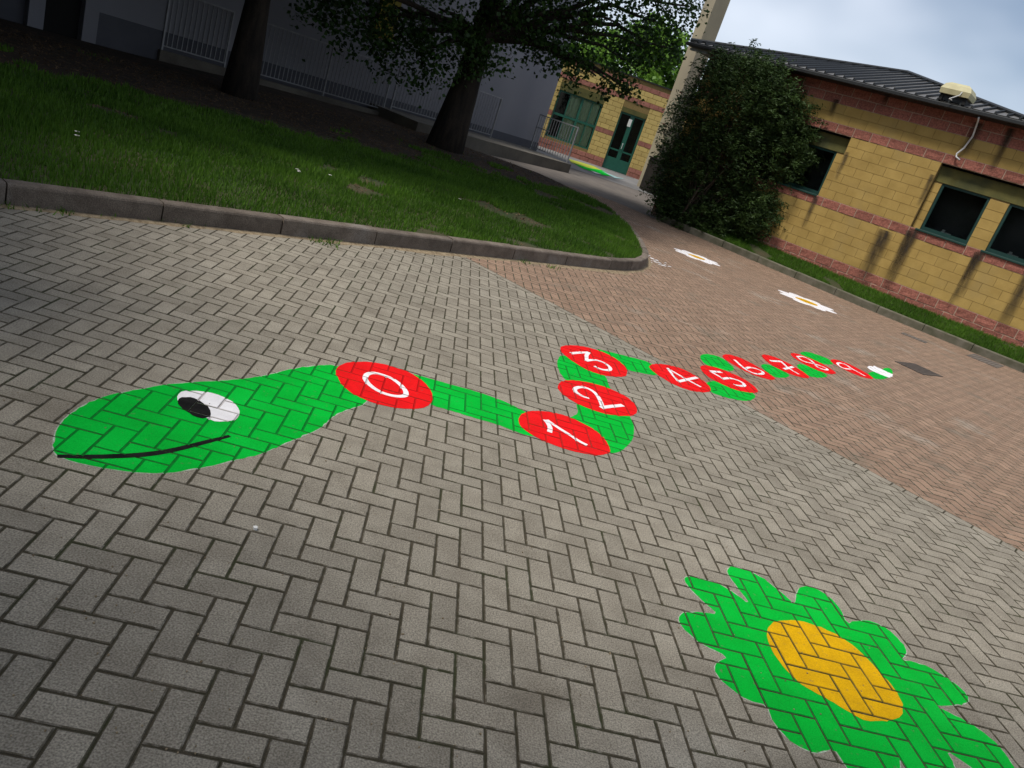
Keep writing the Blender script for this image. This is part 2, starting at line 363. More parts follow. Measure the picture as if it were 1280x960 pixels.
def field(name, kinds, m, par):
    V, Fc, T, MI = [], [], [], []
    for p in PAVERS:
        if p['kind'] not in kinds or p.get('own'): continue
        fs, o = paver_faces(p)
        for poly, bev in fs:
            n = len(V); V += poly; Fc.append(list(range(n, n + len(poly)))); T.append(p['tint']); MI.append(bev)
        z0, ax, ay = p['pl']
        if p['d'] < 14 or p['d'] > 1e8:
            for i in range(len(o)):
                a, b = o[i], o[(i + 1) % len(o)]; n = len(V)
                za = gz(*a) + z0 + ax * (a[0] - p['cx']) + ay * (a[1] - p['cy']); zb = gz(*b) + z0 + ax * (b[0] - p['cx']) + ay * (b[1] - p['cy'])
                V += [(a[0], a[1], za - DEP), (b[0], b[1], zb - DEP), (b[0], b[1], zb - .0022), (a[0], a[1], za - .0022)]; Fc.append([n, n + 1, n + 2, n + 3]); T.append(p['tint']); MI.append(1)
    me = bpy.data.meshes.new(name); me.from_pydata(V, [], Fc); a = me.attributes.new('tint', 'FLOAT', 'FACE'); a.data.foreach_set('value', T)
    me.materials.append(MAT[m]); me.materials.append(MAT['chamfer']); me.polygons.foreach_set('material_index', MI); return tag(link(name, me, par), kind='stuff')
field('paver_field', ('grey', 'border'), 'grey_field', grey_bed)
field('paver_field', ('red',), 'red_field', red_bed)
GRID = {}
for p in PAVERS:
    for key in {(int(math.floor(x * 2)), int(math.floor(y * 2))) for x, y in p['poly']}: GRID.setdefault(key, []).append(p)
# far path beyond the herringbone, concrete apron before the far door
pb = MB(); pz = lambda x, y: (x, y, gz(x, y) - .012)
pb.add([pz(-1.5, 20.35), pz(4.5, 20.35), pz(5.72, 19.12), pz(10, 22.5), pz(10, 27.5), pz(3, 27.5), pz(-1.2, 22.9)], [tuple(range(7))])
tag(pb.build('path', MAT['path']), kind='structure')
ap = MB(); pz = lambda x, y: (x, y, gz(x, y) - .004)
ap.add([pz(2.2, 27.4), pz(9.5, 27.4), pz(12, 33.9), pz(1.5, 33.9)], [(0, 1, 2, 3)])
tag(ap.build('apron', MAT['gapron']), kind='structure')

# ================================================================ PAINT
def sh_clip(subject, convex):
    out = subject
    n = len(convex)
    for i in range(n):
        p, q = convex[i], convex[(i + 1) % n]; ex, ey = q[0] - p[0], q[1] - p[1]
        out = clip_half(out, ey, -ex, ey * p[0] - ex * p[1])
        if len(out) < 3: return []
    return out
def smooth_closed(pts, it=2):
    for _ in range(it):
        o = []
        for i in range(len(pts)):
            p, q = pts[i], pts[(i + 1) % len(pts)]
            o += [(p[0] * .75 + q[0] * .25, p[1] * .75 + q[1] * .25), (p[0] * .25 + q[0] * .75, p[1] * .25 + q[1] * .75)]
        pts = o
    return pts
def smooth_open(pts, it=2):
    for _ in range(it):
        o = [pts[0]]
        for i in range(len(pts) - 1):
            p, q = pts[i], pts[i + 1]
            o += [(p[0] * .75 + q[0] * .25, p[1] * .75 + q[1] * .25), (p[0] * .25 + q[0] * .75, p[1] * .25 + q[1] * .75)]
        pts = o + [pts[-1]]
    return pts
LAYER = .0009
EDGE = random.Random(3)
def ragged(poly):
    """brushed edge: short steps with millimetre wobble"""
    out = []
    for i in range(len(poly)):
        p, q = poly[i], poly[(i + 1) % len(poly)]; n = max(1, min(40, int(math.dist(p, q) / .022)))
        for k in range(n):
            t_ = k / n; out.append((p[0] + (q[0] - p[0]) * t_ + EDGE.gauss(0, .0019), p[1] + (q[1] - p[1]) * t_ + EDGE.gauss(0, .0019)))
    return out
def local(o):
    """mesh made in world coordinates under a thing's Empty"""
    if o.parent and o.parent.type == 'EMPTY': o.location = -o.parent.location
    return o
def paint(name, polys, m, layer, parent, joints=True, lifts=None):
    """polys: world xy polygons. The film follows every paver's top and chamfers and, thinly, the joint sand."""
    b = MB(); jb = MB(); tris = []; MI = []
    for k, poly in enumerate(polys):
        poly = [(float(x), float(y)) for x, y in poly]; lay = layer + (lifts[k] if lifts else 0)
        if area(poly) < 0: poly = poly[::-1]
        if len(poly) > 4: poly = ragged(poly)
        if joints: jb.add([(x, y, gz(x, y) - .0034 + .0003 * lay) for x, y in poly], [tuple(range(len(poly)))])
        for t3 in ([poly] if len(poly) == 4 else [[poly[i] for i in t_] for t_ in tessellate_polygon([[Vector((x, y, 0)) for x, y in poly]])]): tris.append((t3 if area(t3) > 0 else t3[::-1], lay))
    for poly, lay in tris:
        xs, ys = [p[0] for p in poly], [p[1] for p in poly]; seen = set()
        for gx in range(int(math.floor(min(xs) * 2)), int(math.floor(max(xs) * 2)) + 1):
            for gy in range(int(math.floor(min(ys) * 2)), int(math.floor(max(ys) * 2)) + 1):
                for p in GRID.get((gx, gy), ()):
                    if id(p) in seen: continue
                    seen.add(id(p))
                    fs, _ = paver_faces(p)
                    for f3, _k in fs:
                        f2 = [(v[0], v[1]) for v in f3]
                        c = sh_clip(poly, f2)
                        c = [q for i, q in enumerate(c) if math.hypot(q[0] - c[i - 1][0], q[1] - c[i - 1][1]) > 1e-5]
                        if len(c) < 3 or abs(area(c)) < 1e-8: continue
                        A = np.array(f3[0]); nrm = np.cross(np.array(f3[1]) - A, np.array(f3[2]) - A)
                        if abs(nrm[2]) < 1e-12: continue
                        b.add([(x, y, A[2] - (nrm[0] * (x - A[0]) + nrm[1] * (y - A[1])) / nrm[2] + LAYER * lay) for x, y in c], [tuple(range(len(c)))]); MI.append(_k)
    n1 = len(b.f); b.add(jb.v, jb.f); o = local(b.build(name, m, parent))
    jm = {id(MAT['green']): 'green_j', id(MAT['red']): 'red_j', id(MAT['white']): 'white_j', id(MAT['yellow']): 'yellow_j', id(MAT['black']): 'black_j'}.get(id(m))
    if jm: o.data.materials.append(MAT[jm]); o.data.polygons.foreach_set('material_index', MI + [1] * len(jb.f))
    return o
def Z(region, scale, pts): return [tuple(at(region[0] + x / scale, region[1] + y / scale)[:2]) for x, y in pts]
def ribbon(pts, w):
    """stroke as quads sharing edges; w scalar or per point"""
    pts = [np.array(p) for p in pts]; n = len(pts); w = [w] * n if np.isscalar(w) else list(np.interp(np.linspace(0, 1, n), np.linspace(0, 1, len(w)), w))
    Lf, Rt = [], []
    for i in range(n):
        d1 = pts[i] - pts[i - 1] if i else pts[1] - pts[0]; d2 = pts[i + 1] - pts[i] if i < n - 1 else d1
        d1 = d1 / (np.linalg.norm(d1) + 1e-9); d2 = d2 / (np.linalg.norm(d2) + 1e-9); t_ = d1 + d2; L = np.linalg.norm(t_)
        t_ = t_ / L if L > .2 else d1
        k = min(1.5, 1 / max(.35, float(t_ @ d1))); nr = np.array([-t_[1], t_[0]])
        Lf.append(pts[i] + nr * w[i] / 2 * k); Rt.append(pts[i] - nr * w[i] / 2 * k)
    return [[Lf[i], Rt[i], Rt[i + 1], Lf[i + 1]] for i in range(n - 1)]
ZA, ZB, ZC, ZD, ZE = ((0, 400), 2.56), ((400, 430), 4.923), ((640, 420), 5.818), ((640, 390), 2.56), ((860, 420), 4.571)
snake = empty('painted_snake', tuple(at(300, 530)))
tag(snake, 'green snake painted on the paving with red numbered discs from 0 to 9', 'floor painting')
head_px = [(172, 430), (170, 390), (182, 345), (213, 310), (265, 272), (350, 240), (450, 221), (520, 208), (600, 200), (700, 195), (800, 188), (870, 172), (940, 155), (1010, 146), (1075, 142), (1120, 170), (1180, 235), (1172, 268), (1120, 284), (1072, 303), (1035, 337), (1010, 355), (960, 375), (900, 400), (830, 430), (760, 445), (700, 462), (620, 477), (540, 489), (460, 491), (390, 483), (320, 472), (260, 461), (210, 446)]
hp = smooth_closed(Z(*ZA, head_px), 1)
def outline(poly, w=.011):
    pts = list(poly) + [poly[0]]; return ribbon(pts, w)
head = paint('head', [hp], MAT['green'], 1.0, snake)
paint('chalk_outline', outline(hp, .008), MAT['chalk'], .5, head, False)
paint('eye_white', [smooth_closed(Z(*ZA, [(564, 250), (575, 233), (600, 226), (640, 228), (690, 237), (735, 256), (762, 278), (770, 298), (758, 316), (730, 325), (695, 327), (660, 315), (620, 300), (580, 275)]), 1)], MAT['white'], 2, head)
paint('pupil', [smooth_closed(Z(*ZA, [(567, 264), (574, 250), (600, 246), (630, 254), (660, 272), (678, 296), (670, 314), (640, 316), (610, 304), (580, 284)]), 1)], MAT['black'], 3, head)
paint('mouth', ribbon(smooth_open(Z(*ZA, [(183, 437), (300, 440), (400, 436), (480, 430), (560, 417), (640, 396), (700, 381), (735, 372)]), 1), [.022, .03, .034, .034, .03, .028, .024, .018]), MAT['black'], 2, head)
def seg(zone, pts): paint('body_segment', [smooth_closed(Z(*zone, pts), 1)], MAT['green'], 1.0, snake)
seg(ZB, [(560, 178), (640, 205), (720, 225), (800, 248), (900, 275), (1000, 305), (1100, 340), (1180, 375), (1250, 410), (1330, 450), (1330, 560), (1290, 572), (1180, 530), (1080, 490), (980, 465), (880, 435), (780, 402), (690, 380), (640, 330)])
seg(ZC, [(415, 597), (445, 582), (472, 566), (482, 540), (466, 488), (520, 470), (700, 540), (850, 570), (872, 615), (888, 665), (886, 720), (866, 770), (822, 815), (770, 850), (712, 854), (660, 800), (600, 720), (500, 640)])
seg(ZC, [(358, 136), (335, 165), (326, 200), (335, 242), (360, 286), (388, 322), (440, 360), (600, 380), (722, 390), (702, 355), (692, 320), (670, 280), (560, 230), (440, 160)])
seg(ZC, [(605, 92), (680, 108), (780, 133), (880, 158), (1000, 190), (1060, 240), (1056, 292), (950, 272), (840, 247), (760, 200), (660, 140)])
seg(ZE, [(95, 275), (130, 255), (190, 262), (300, 290), (388, 335), (380, 362), (330, 373), (260, 362), (180, 342), (130, 322)])
seg(ZE, [(63, 112), (100, 102), (165, 112), (215, 140), (270, 185), (250, 203), (190, 192), (120, 172), (85, 152)])
seg(ZE, [(410, 168), (442, 158), (510, 182), (582, 220), (572, 238), (500, 239), (455, 212)])
seg(ZE, [(615, 168), (642, 158), (705, 178), (775, 208), (803, 235), (720, 240), (660, 214)])
seg(ZE, [(635, 94), (682, 89), (745, 109), (805, 131), (835, 162), (790, 164), (715, 142), (660, 118)])
DISC = [(ZB, [(92, 175), (105, 145), (150, 118), (220, 108), (320, 112), (420, 130), (520, 160), (590, 195), (645, 240), (685, 290), (697, 330), (685, 365), (650, 390), (590, 402), (500, 398), (420, 388), (330, 365), (240, 330), (170, 285), (120, 235)],
  [([(278, 205), (290, 186), (328, 178), (380, 190), (440, 212), (490, 248), (526, 288), (530, 318), (500, 325), (450, 321), (395, 306), (345, 284), (300, 250), (278, 222), (278, 205)], .052)]),
 (ZC, [(45, 610), (60, 575), (110, 550), (190, 543), (290, 555), (390, 580), (480, 618), (560, 658), (630, 705), (680, 755), (710, 810), (712, 845), (680, 865), (620, 870), (540, 860), (440, 840), (340, 805), (240, 770), (150, 725), (90, 685), (55, 650)],
  [([(272, 702), (278, 672), (262, 640), (240, 612)], .052), ([(252, 612), (330, 668), (420, 722), (480, 765), (545, 797)], .05)]),
 (ZC, [(330, 370), (340, 345), (370, 325), (440, 322), (540, 335), (640, 360), (740, 395), (830, 440), (890, 490), (912, 530), (905, 565), (870, 582), (800, 583), (700, 572), (600, 545), (510, 510), (430, 470), (370, 425), (340, 395)],
  [([(560, 454), (510, 440), (470, 415), (450, 390), (475, 375), (520, 372), (565, 388), (605, 415), (630, 450), (648, 490), (658, 520)], .055), ([(645, 524), (730, 513), (806, 505)], .062)]),
 (ZC, [(350, 100), (355, 80), (390, 68), (450, 68), (540, 80), (640, 108), (730, 150), (800, 200), (838, 245), (835, 285), (810, 298), (740, 298), (660, 285), (570, 258), (490, 215), (420, 170), (370, 130)],
  [([(428, 127), (500, 121), (562, 121)], .060), ([(556, 118), (540, 145), (545, 182)], .055), ([(535, 182), (600, 173), (660, 190), (708, 222), (718, 246), (688, 252), (640, 243), (598, 220)], .052)]),
 (ZD, [(437, 175), (450, 166), (490, 167), (540, 180), (590, 205), (625, 230), (640, 250), (625, 258), (580, 255), (520, 235), (470, 205), (445, 185)],
  [([(498, 181), (516, 204), (532, 223)], .048), ([(532, 223), (560, 217), (592, 210)], .058), ([(496, 180), (550, 212), (604, 241)], .050)]),
 (ZE, [(65, 180), (80, 167), (130, 172), (220, 200), (310, 240), (370, 280), (400, 310), (395, 325), (340, 325), (260, 305), (170, 265), (100, 225)],
  [([(190, 207), (128, 203)], .07), ([(128, 203), (168, 226), (208, 248)], .055), ([(195, 246), (238, 240), (290, 255), (326, 278), (312, 290), (262, 279)], .06)]),
 (ZE, [(193, 110), (225, 103), (290, 120), (370, 160), (440, 200), (500, 240), (490, 253), (440, 245), (350, 215), (260, 165), (205, 130)],
  [([(265, 137), (310, 178), (365, 213), (418, 221), (434, 210), (400, 190), (352, 179), (328, 187)], .055)]),
 (ZE, [(415, 112), (440, 105), (510, 125), (590, 165), (660, 205), (700, 240), (670, 243), (600, 225), (520, 190), (450, 150)],
  [([(470, 143), (530, 146)], .07), ([(528, 144), (570, 182), (632, 219)], .055), ([(548, 190), (600, 177)], .06)]),
 (ZE, [(580, 100), (610, 97), (680, 120), (760, 155), (820, 190), (850, 213), (820, 220), (760, 205), (680, 170), (610, 130)],
  [([(622, 119), (655, 117), (700, 138), (722, 160), (745, 184), (790, 197), (800, 189), (760, 172), (715, 158), (655, 146), (622, 119)], .05)]),
 (ZE, [(810, 138), (840, 132), (910, 155), (980, 190), (1040, 225), (1065, 248), (1010, 240), (940, 215), (870, 180), (825, 155)],
  [([(930, 190), (885, 186), (850, 162), (862, 152), (905, 165), (935, 188), (970, 206), (1010, 229)], .055)])]
for k, (zone, pts, strokes) in enumerate(DISC):
    d = paint('number_disc', [smooth_closed(Z(*zone, pts), 1)], MAT['red'], 2, snake); d['label'] = 'red disc with white numeral %d' % k
    rb_ = [(q, .35 * i) for i, (s_, w) in enumerate(strokes) for q in ribbon(smooth_open(Z(*zone, s_), 1 if len(s_) > 3 else 0), w * .62)]
    paint('numeral', [q for q, _ in rb_], MAT['white'], 3, d, True, [e for _, e in rb_])
tl = paint('tail', [smooth_closed(Z(*ZE, [(1022, 212), (1060, 203), (1095, 200), (1120, 184), (1150, 182), (1172, 200), (1165, 225), (1140, 238), (1118, 248), (1060, 244)]), 1)], MAT['green'], 1, snake)
paint('tail_tip', [Z(*ZE, [(1024, 178), (1034, 171), (1058, 175), (1062, 170), (1118, 196), (1170, 220), (1168, 231), (1150, 239), (1120, 228), (1090, 216), (1060, 204), (1034, 190)])], MAT['white'], 2, tl)
ZF = ((820, 680), 2.783)
fl = empty('painted_flower', tuple(at(1000, 840))); tag(fl, 'large green painted flower with yellow centre on the grey paving', 'floor painting')
pet = [(245, 88), (265, 77), (300, 85), (360, 110), (420, 155), (460, 190), (484, 215), (488, 165), (510, 147), (550, 152), (605, 185), (640, 225), (664, 277), (690, 270), (730, 264), (780, 280), (830, 315), (868, 360), (873, 385), (850, 402), (920, 415), (980, 445), (1040, 485), (1082, 522), (1088, 556), (1020, 562), (962, 560), (1040, 595), (1120, 640), (1200, 710), (1245, 775), (1270, 840), (1240, 860), (1150, 815), (1075, 762), (1005, 712), (1040, 770), (1060, 850), (1020, 905), (940, 880), (890, 810), (848, 740), (850, 800), (830, 860), (770, 880), (700, 830), (650, 760), (618, 708), (570, 728), (530, 722), (480, 695), (430, 650), (397, 602), (388, 560), (320, 545), (270, 510), (220, 470), (200, 432), (215, 410), (255, 393), (160, 350), (110, 310), (78, 272), (80, 250), (100, 236), (160, 238), (220, 246), (170, 205), (125, 165), (97, 127), (105, 112), (150, 118), (210, 135), (262, 163), (330, 215), (290, 160), (255, 115)]
fp = smooth_closed(Z(*ZF, pet), 1)
petals = paint('petals', [fp], MAT['green'], 1, fl, False)
paint('chalk_outline', outline(fp, .006), MAT['chalk'], .5, petals, False)
paint('centre', [smooth_closed(Z(*ZF, [(383, 310), (398, 277), (440, 265), (500, 267), (560, 285), (630, 315), (700, 365), (770, 435), (820, 490), (855, 545), (860, 585), (840, 610), (790, 618), (730, 616), (680, 592), (600, 542), (520, 502), (468, 455), (420, 400), (393, 350)]), 1)], MAT['yellow'], 2, fl, False)
def daisy(c, R1, R0, r, npet, lab, ph):
    d = empty('painted_daisy', (c[0], c[1], 0)); tag(d, lab, 'floor painting', 'white daisies painted along the kerb')
    P = []
    for k in range(npet * 10):
        a = 2 * math.pi * k / (npet * 10) + ph; w = .5 + .5 * math.cos(npet * (a - ph)); rr = R0 + (R1 - R0) * w ** .55
        P.append((c[0] + rr * math.cos(a), c[1] + rr * math.sin(a)))
    paint('petals', [P], MAT['white'], 1, d); paint('centre', [[(c[0] + r * math.cos(a) * (1 + .06 * math.sin(3 * a)), c[1] + r * math.sin(a)) for a in np.linspace(0, 2 * math.pi, 26)[:-1]]], MAT['yellow'], 2, d)
ca = at(871, 321.3); cb = at(1008.5, 377)
daisy(ca, .54, .42, .19, 8, 'white painted daisy with yellow centre beside the rounded tip of the lawn kerb', .25)
daisy(cb, .62, .47, .23, 8, 'white painted daisy with yellow centre below the wall beside the big shrub', .1)

# ---- far painted game before the door
pg = empty('painted_game', tuple(at(735, 208))); tag(pg, 'faded green and yellow game painted on the concrete before the far door', 'floor painting')
def strip(name, pts, m, dz):
    b = MB(); b.add([tuple(at(x, y) + np.array([0, 0, dz])) for x, y in pts], [tuple(range(len(pts)))]); return local(b.build(name, m, pg))
strip('yellow_stripe', [(711, 199), (722, 202), (742, 208), (752, 213), (735, 210), (714, 203.5)], MAT['doorpaint'], .012)
strip('green_band', [(716, 203.5), (735, 210), (752, 213), (768, 221), (752, 219), (728, 210.5)], MAT['green'], .012)
strip('blue_band', [(752, 214), (772, 222), (780, 224), (768, 223)], MAT['cyan'], .016)
strip('white_dash', [(738, 213.5), (748, 217), (752, 218.6), (744, 217)], MAT['white'], .018)

# ================================================================ KERBS AND LAWN
KH, KWD = .163, .12
def offset_path(path, d):
    P = [np.array(p, float) for p in path]; out = []
    for i in range(len(P)):
        a = P[i] - P[i - 1] if i else P[1] - P[0]; b = P[i + 1] - P[i] if i < len(P) - 1 else a
        t_ = a / np.linalg.norm(a) + b / np.linalg.norm(b); t_ /= np.linalg.norm(t_); out.append(P[i] + d * np.array([-t_[1], t_[0]]))
    return out
def kerb_run(path, cuts, h, wd, m, parent, gap=.013, seed=1):
    """stones between successive arc-length cuts; path is the outer face, the stone lies to its left"""
    P = [np.array(p, float) for p in path]; L = np.cumsum([0] + [np.linalg.norm(P[i + 1] - P[i]) for i in range(len(P) - 1)])
    def pt(s_): return np.array([np.interp(s_, L, [p[0] for p in P]), np.interp(s_, L, [p[1] for p in P])])
    r = random.Random(seed)
    for a, b in zip(cuts[:-1], cuts[1:]):
        ss = [a + gap / 2] + [x for x in L if a + .08 < x < b - .08] + [b - gap / 2]
        fr = [pt(s_) for s_ in ss]; bk = offset_path(fr, wd); dz = r.uniform(-.004, .004); j = r.uniform(-.004, .004); mb = MB(); vs_ = []
        for f, k in zip(fr, bk):
            d = (k - f) / wd; f = f + d * j; z = gz(f[0], f[1])
            prof = [(0, -.05), (0, h - .022), (.006, h - .008), (.018, h), (wd - .012, h + .002), (wd, h - .008), (wd, -.05)]
            vs_ += [(f[0] + d[0] * o, f[1] + d[1] * o, z + zz + dz * (zz > 0)) for o, zz in prof]
        n = 7; fs = [(i * n + k, i * n + (k + 1) % n, (i + 1) * n + (k + 1) % n, (i + 1) * n + k) for i in range(len(fr) - 1) for k in range(n - 1)]
        fs += [tuple(range(n)), tuple(range((len(fr) - 1) * n, len(fr) * n))[::-1]]
        mb.add(vs_, fs).build('kerb_stone', m, parent)
kerb1 = MB().prism([(p[0], p[1]) for p in [(-9, -2.73), (2.45, 8.72), (2.4, 8.78), (-9, -2.6)]], -.06, .02).build('lawn_kerb', MAT['kerb']); tag(kerb1, kind='structure')
kpath = [(-9, -2.75)] + tip
k0 = math.hypot(-2.05 + 9, 4.2 + 2.75)
tot = sum(math.dist(kpath[i], kpath[i + 1]) for i in range(len(kpath) - 1))
cuts = [k0 + 1.085 * i for i in range(-8, 7)]
cuts += [cuts[-1] + .72 * i for i in range(1, 30) if cuts[-1] + .72 * i < tot]
kerb_run(kpath, cuts, KH, KWD, MAT['kerb'], kerb1)
kerb2 = MB().prism([(5.7, CR - 5.7 + .03), (15.5, CR - 15.5 + .03), (15.5, CR - 15.5 + .15), (5.7, CR - 5.7 + .15)][::-1], -.06, .02).build('building_kerb', MAT['kerb_r']); tag(kerb2, kind='structure')
rp = [(15.5, CR - 15.5), (9.95, 15), (5.6, CR - 5.6)][::-1]
rp = [(15.5, CR - 15.5), (9.95, 15), (5.6, CR - 5.6)]
kerb_run(rp[::-1], [.15 + 1.05 * i for i in range(0, 13)], .17, .12, MAT['kerb_r'], kerb2, seed=5)

# lawn ground: a sheet with a soft swell; brown soil towards the railing
BARE = 15.0
def lawn_z(x, y):
    return gz(x, y) + .150 + .03 * math.sin(x * .9 + 1) * math.sin(y * .7) * min(1, max(0, (y - x - CK - .2)))
def lawn_sheet():
    V, idx, Fc = [], {}, []; st = .3; mats = []
    inn = [tuple(p) for p in offset_path(lawn_poly[:len(tip) + 1], .10)] + [(-1.7, 21.65), (-14, 9.3), (-14, -2.75)]
    for i in range(-48, 16):
        for j in range(-10, 75):
            sq = [(i * st, j * st), ((i + 1) * st, j * st), ((i + 1) * st, (j + 1) * st), (i * st, (j + 1) * st)]
            ins = [inside(inn, *q) for q in sq]
            if not any(ins): continue
            c = sq if all(ins) else None
            if c is None:
                c = sh_clip(inn if area(inn) > 0 else inn[::-1], sq)
                if len(c) < 3: continue
            n = len(V); V += [(x, y, lawn_z(x, y)) for x, y in c]; Fc.append(list(range(n, n + len(c))))
            cx, cy = sum(p[0] for p in c) / len(c), sum(p[1] for p in c) / len(c)
            mats.append(1 if (cy - cx) > BARE + .5 * math.sin(cx * 1.3) + .3 * math.sin(cy * 2.1 + 1) else 0)
    me = bpy.data.meshes.new('lawn'); me.from_pydata(V, [], Fc); me.materials.append(MAT['turf']); me.materials.append(MAT['soil'])
    me.polygons.foreach_set('material_index', mats); return tag(link('lawn', me), kind='structure')
lawn_sheet()
def blades(P, h, w, lean=.5):
    """P (N,3) roots -> (N,3,3) triangles"""
    N = len(P); a = RNG.uniform(0, 2 * np.pi, N); hh = h * RNG.uniform(.5, 1.25, N); ww = w * RNG.uniform(.7, 1.3, N)
    dx = np.stack([np.cos(a), np.sin(a), np.zeros(N)], 1) * (ww / 2)[:, None]
    b = RNG.uniform(0, 2 * np.pi, N); ln = RNG.uniform(0, lean, N) * hh
    tipv = P + np.stack([np.cos(b) * ln, np.sin(b) * ln, hh], 1)
    return np.stack([P - dx, P + dx, tipv], 1)
def vnoise(x, y, s, seed=0):
    x = x * s; y = y * s; xi = np.floor(x); yi = np.floor(y); fx = x - xi; fy = y - yi
    h = lambda a, b: np.modf(np.abs(np.sin(a * 12.9898 + b * 78.233 + seed) * 43758.5453))[0]
    fx = fx * fx * (3 - 2 * fx); fy = fy * fy * (3 - 2 * fy)
    return (h(xi, yi) * (1 - fx) + h(xi + 1, yi) * fx) * (1 - fy) + (h(xi, yi + 1) * (1 - fx) + h(xi + 1, yi + 1) * fx) * fy
def in_poly_np(poly, x, y):
    c = np.zeros(len(x), bool); j = len(poly) - 1
    for i in range(len(poly)):
        xi, yi = poly[i]; xj, yj = poly[j]
        c ^= ((yi > y) != (yj > y)) & (x < (xj - xi) * (y - yi) / ((yj - yi) if yj != yi else 1e-9) + xi); j = i
    return c
def lawn_grass():
    out, tn = [], []
    inn = [tuple(p) for p in offset_path(lawn_poly[:len(tip) + 1], .115)] + [(-1.6, 21.7), (-14, 9.3), (-14, -2.75)]
    for (n, h, w, lo, hi) in ((130000, .062, .0105, 6.2, 9.2), (110000, .068, .016, 9.0, 12.5), (80000, .07, .022, 12.2, 17.), (14000, .05, .02, 15., 22.)):
        s_ = RNG.uniform(lo, hi, n); q = RNG.uniform(-11, 24, n)      # s=y-x, q=x+y
        x, y = (q - s_) / 2, (q + s_) / 2
        k = in_poly_np(inn, x, y); px, py, dd = proj(np.stack([x, y, np.full(n, .15)], 1)); k &= (px > -60) & (px < 860) & (py > -40) & (dd > 0)
        dens = vnoise(x, y, .9, 3) * .6 + vnoise(x, y, 3.1, 5) * .4
        lim = np.clip((s_ - (BARE - 1.3)) / 2.2, 0, 1) * .62
        k &= dens > np.maximum(np.where(s_ < CK + .9, .34, .26), lim + .14)
        x, y, s_, dens = x[k], y[k], s_[k], dens[k]
        z = np.array([lawn_z(a, b) for a, b in zip(x, y)])
        hk = .75 + .6 * vnoise(x, y, 2.2, 9)
        B = blades(np.stack([x, y, z - .004], 1), h, w); B[:, 2, 2] = B[:, 0, 2] + (B[:, 2, 2] - B[:, 0, 2]) * hk
        out.append(B); tn.append(np.clip(.25 + .5 * vnoise(x, y, 1.3, 2) + RNG.uniform(-.3, .35, len(x)), 0, 1))
    me = mesh_np('grass', np.concatenate(out), 3, MAT['grass'], np.concatenate(tn))
    tag(link('grass', me), 'short lawn grass inside the rounded kerb', 'grass', kind='stuff')
    # dry litter and straw on the worn patches
    n = 26000; s_ = RNG.uniform(6.5, 21.5, n); q = RNG.uniform(-9, 23, n); x, y = (q - s_) / 2, (q + s_) / 2
    k = in_poly_np(inn, x, y); dens = vnoise(x, y, .9, 3) * .6 + vnoise(x, y, 3.1, 5) * .4
    k &= (s_ > BARE - .8) | (dens < .27)
    x, y = x[k], y[k]; z = np.array([lawn_z(a, b) for a, b in zip(x, y)])
    B = blades(np.stack([x, y, z + .006], 1), .02, .03, 3.0)
    tag(link('leaf_litter', mesh_np('leaf_litter', B, 3, MAT['drygrass'], RNG.uniform(0, 1, len(x)))), 'brown leaf litter on the bare soil under the trees', 'leaf litter', kind='stuff')
lawn_grass()
# bank of grass between the building kerb and the wall
WALLC = 26.2
bk = MB(); na = 24
for i in range(na):
    pass
prof = [(CR + .17, .145), (CR + .55, .22), (CR + .95, .34), (WALLC + .2, .40)]
rows = [[((x), (c - x), gz(x, c - x) * .9 + z) for c, z in prof] for x in np.linspace(5.75, 15.4, na)]
bk.add([v for r in rows for v in r], [(i * 4 + k, i * 4 + k + 1, (i + 1) * 4 + k + 1, (i + 1) * 4 + k) for i in range(na - 1) for k in range(3)])
tag(bk.build('grass_bank', MAT['turf']), kind='structure')
n = 42000; c_ = RNG.uniform(CR + .17, WALLC - .02, n); x = RNG.uniform(5.8, 14.5, n)
k = vnoise(x, c_, 2., 4) > .18; c_, x = c_[k], x[k]; y = c_ - x
z = np.interp(c_, [p[0] for p in prof], [p[1] for p in prof]) + .9 * .0225 * np.maximum(0, y - 15)
B = blades(np.stack([x, y, z - .01], 1), .085, .016)
tag(link('bank_grass', mesh_np('bank_grass', B, 3, MAT['grass'], np.clip(.3 + .5 * vnoise(x, y, 2, 1) + RNG.uniform(-.3, .3, len(x)), 0, 1))), 'strip of grass at the foot of the block wall', 'grass', kind='stuff')

# washed sand and crumbs along the kerb foot
def sand_strip(name, p0, p1, nrm, w0, w1, seed, lab):
    r = random.Random(seed); N = int(math.dist(p0, p1) / .05); b = MB(); V = []
    for i in range(N + 1):
        t_ = i / N; x = p0[0] + (p1[0] - p0[0]) * t_; y = p0[1] + (p1[1] - p0[1]) * t_
        w = (w0 + (w1 - w0) * t_) * (.35 + .9 * float(vnoise(np.array([x]), np.array([y]), 2.2, seed)[0])) + r.uniform(-.012, .012)
        w = max(.008, w); z = gz(x, y)
        V += [(x, y, z + .014), (x + nrm[0] * w * .55, y + nrm[1] * w * .55, z + .008), (x + nrm[0] * w, y + nrm[1] * w, z + .0005)]
    b.add(V, [(i * 3 + k, (i + 1) * 3 + k, (i + 1) * 3 + k + 1, i * 3 + k + 1) for i in range(N) for k in range(2)])
    tag(b.build(name, MAT['sand'], smooth=True), lab, 'sand', kind='stuff')
sand_strip('sand', (-4.2, 2.05), (2.45, 8.70), (S2, -S2), .05, .12, 3, 'pale sand washed along the straight lawn kerb')
for a, b in zip(tip[:5], tip[1:6]):
    d = (b[0] - a[0], b[1] - a[1]); L = math.hypot(*d); sand_strip('sand', a, b, (d[1] / L, -d[0] / L), .14, .14, int(a[0] * 10), 'sandy patch round the rounded kerb tip')

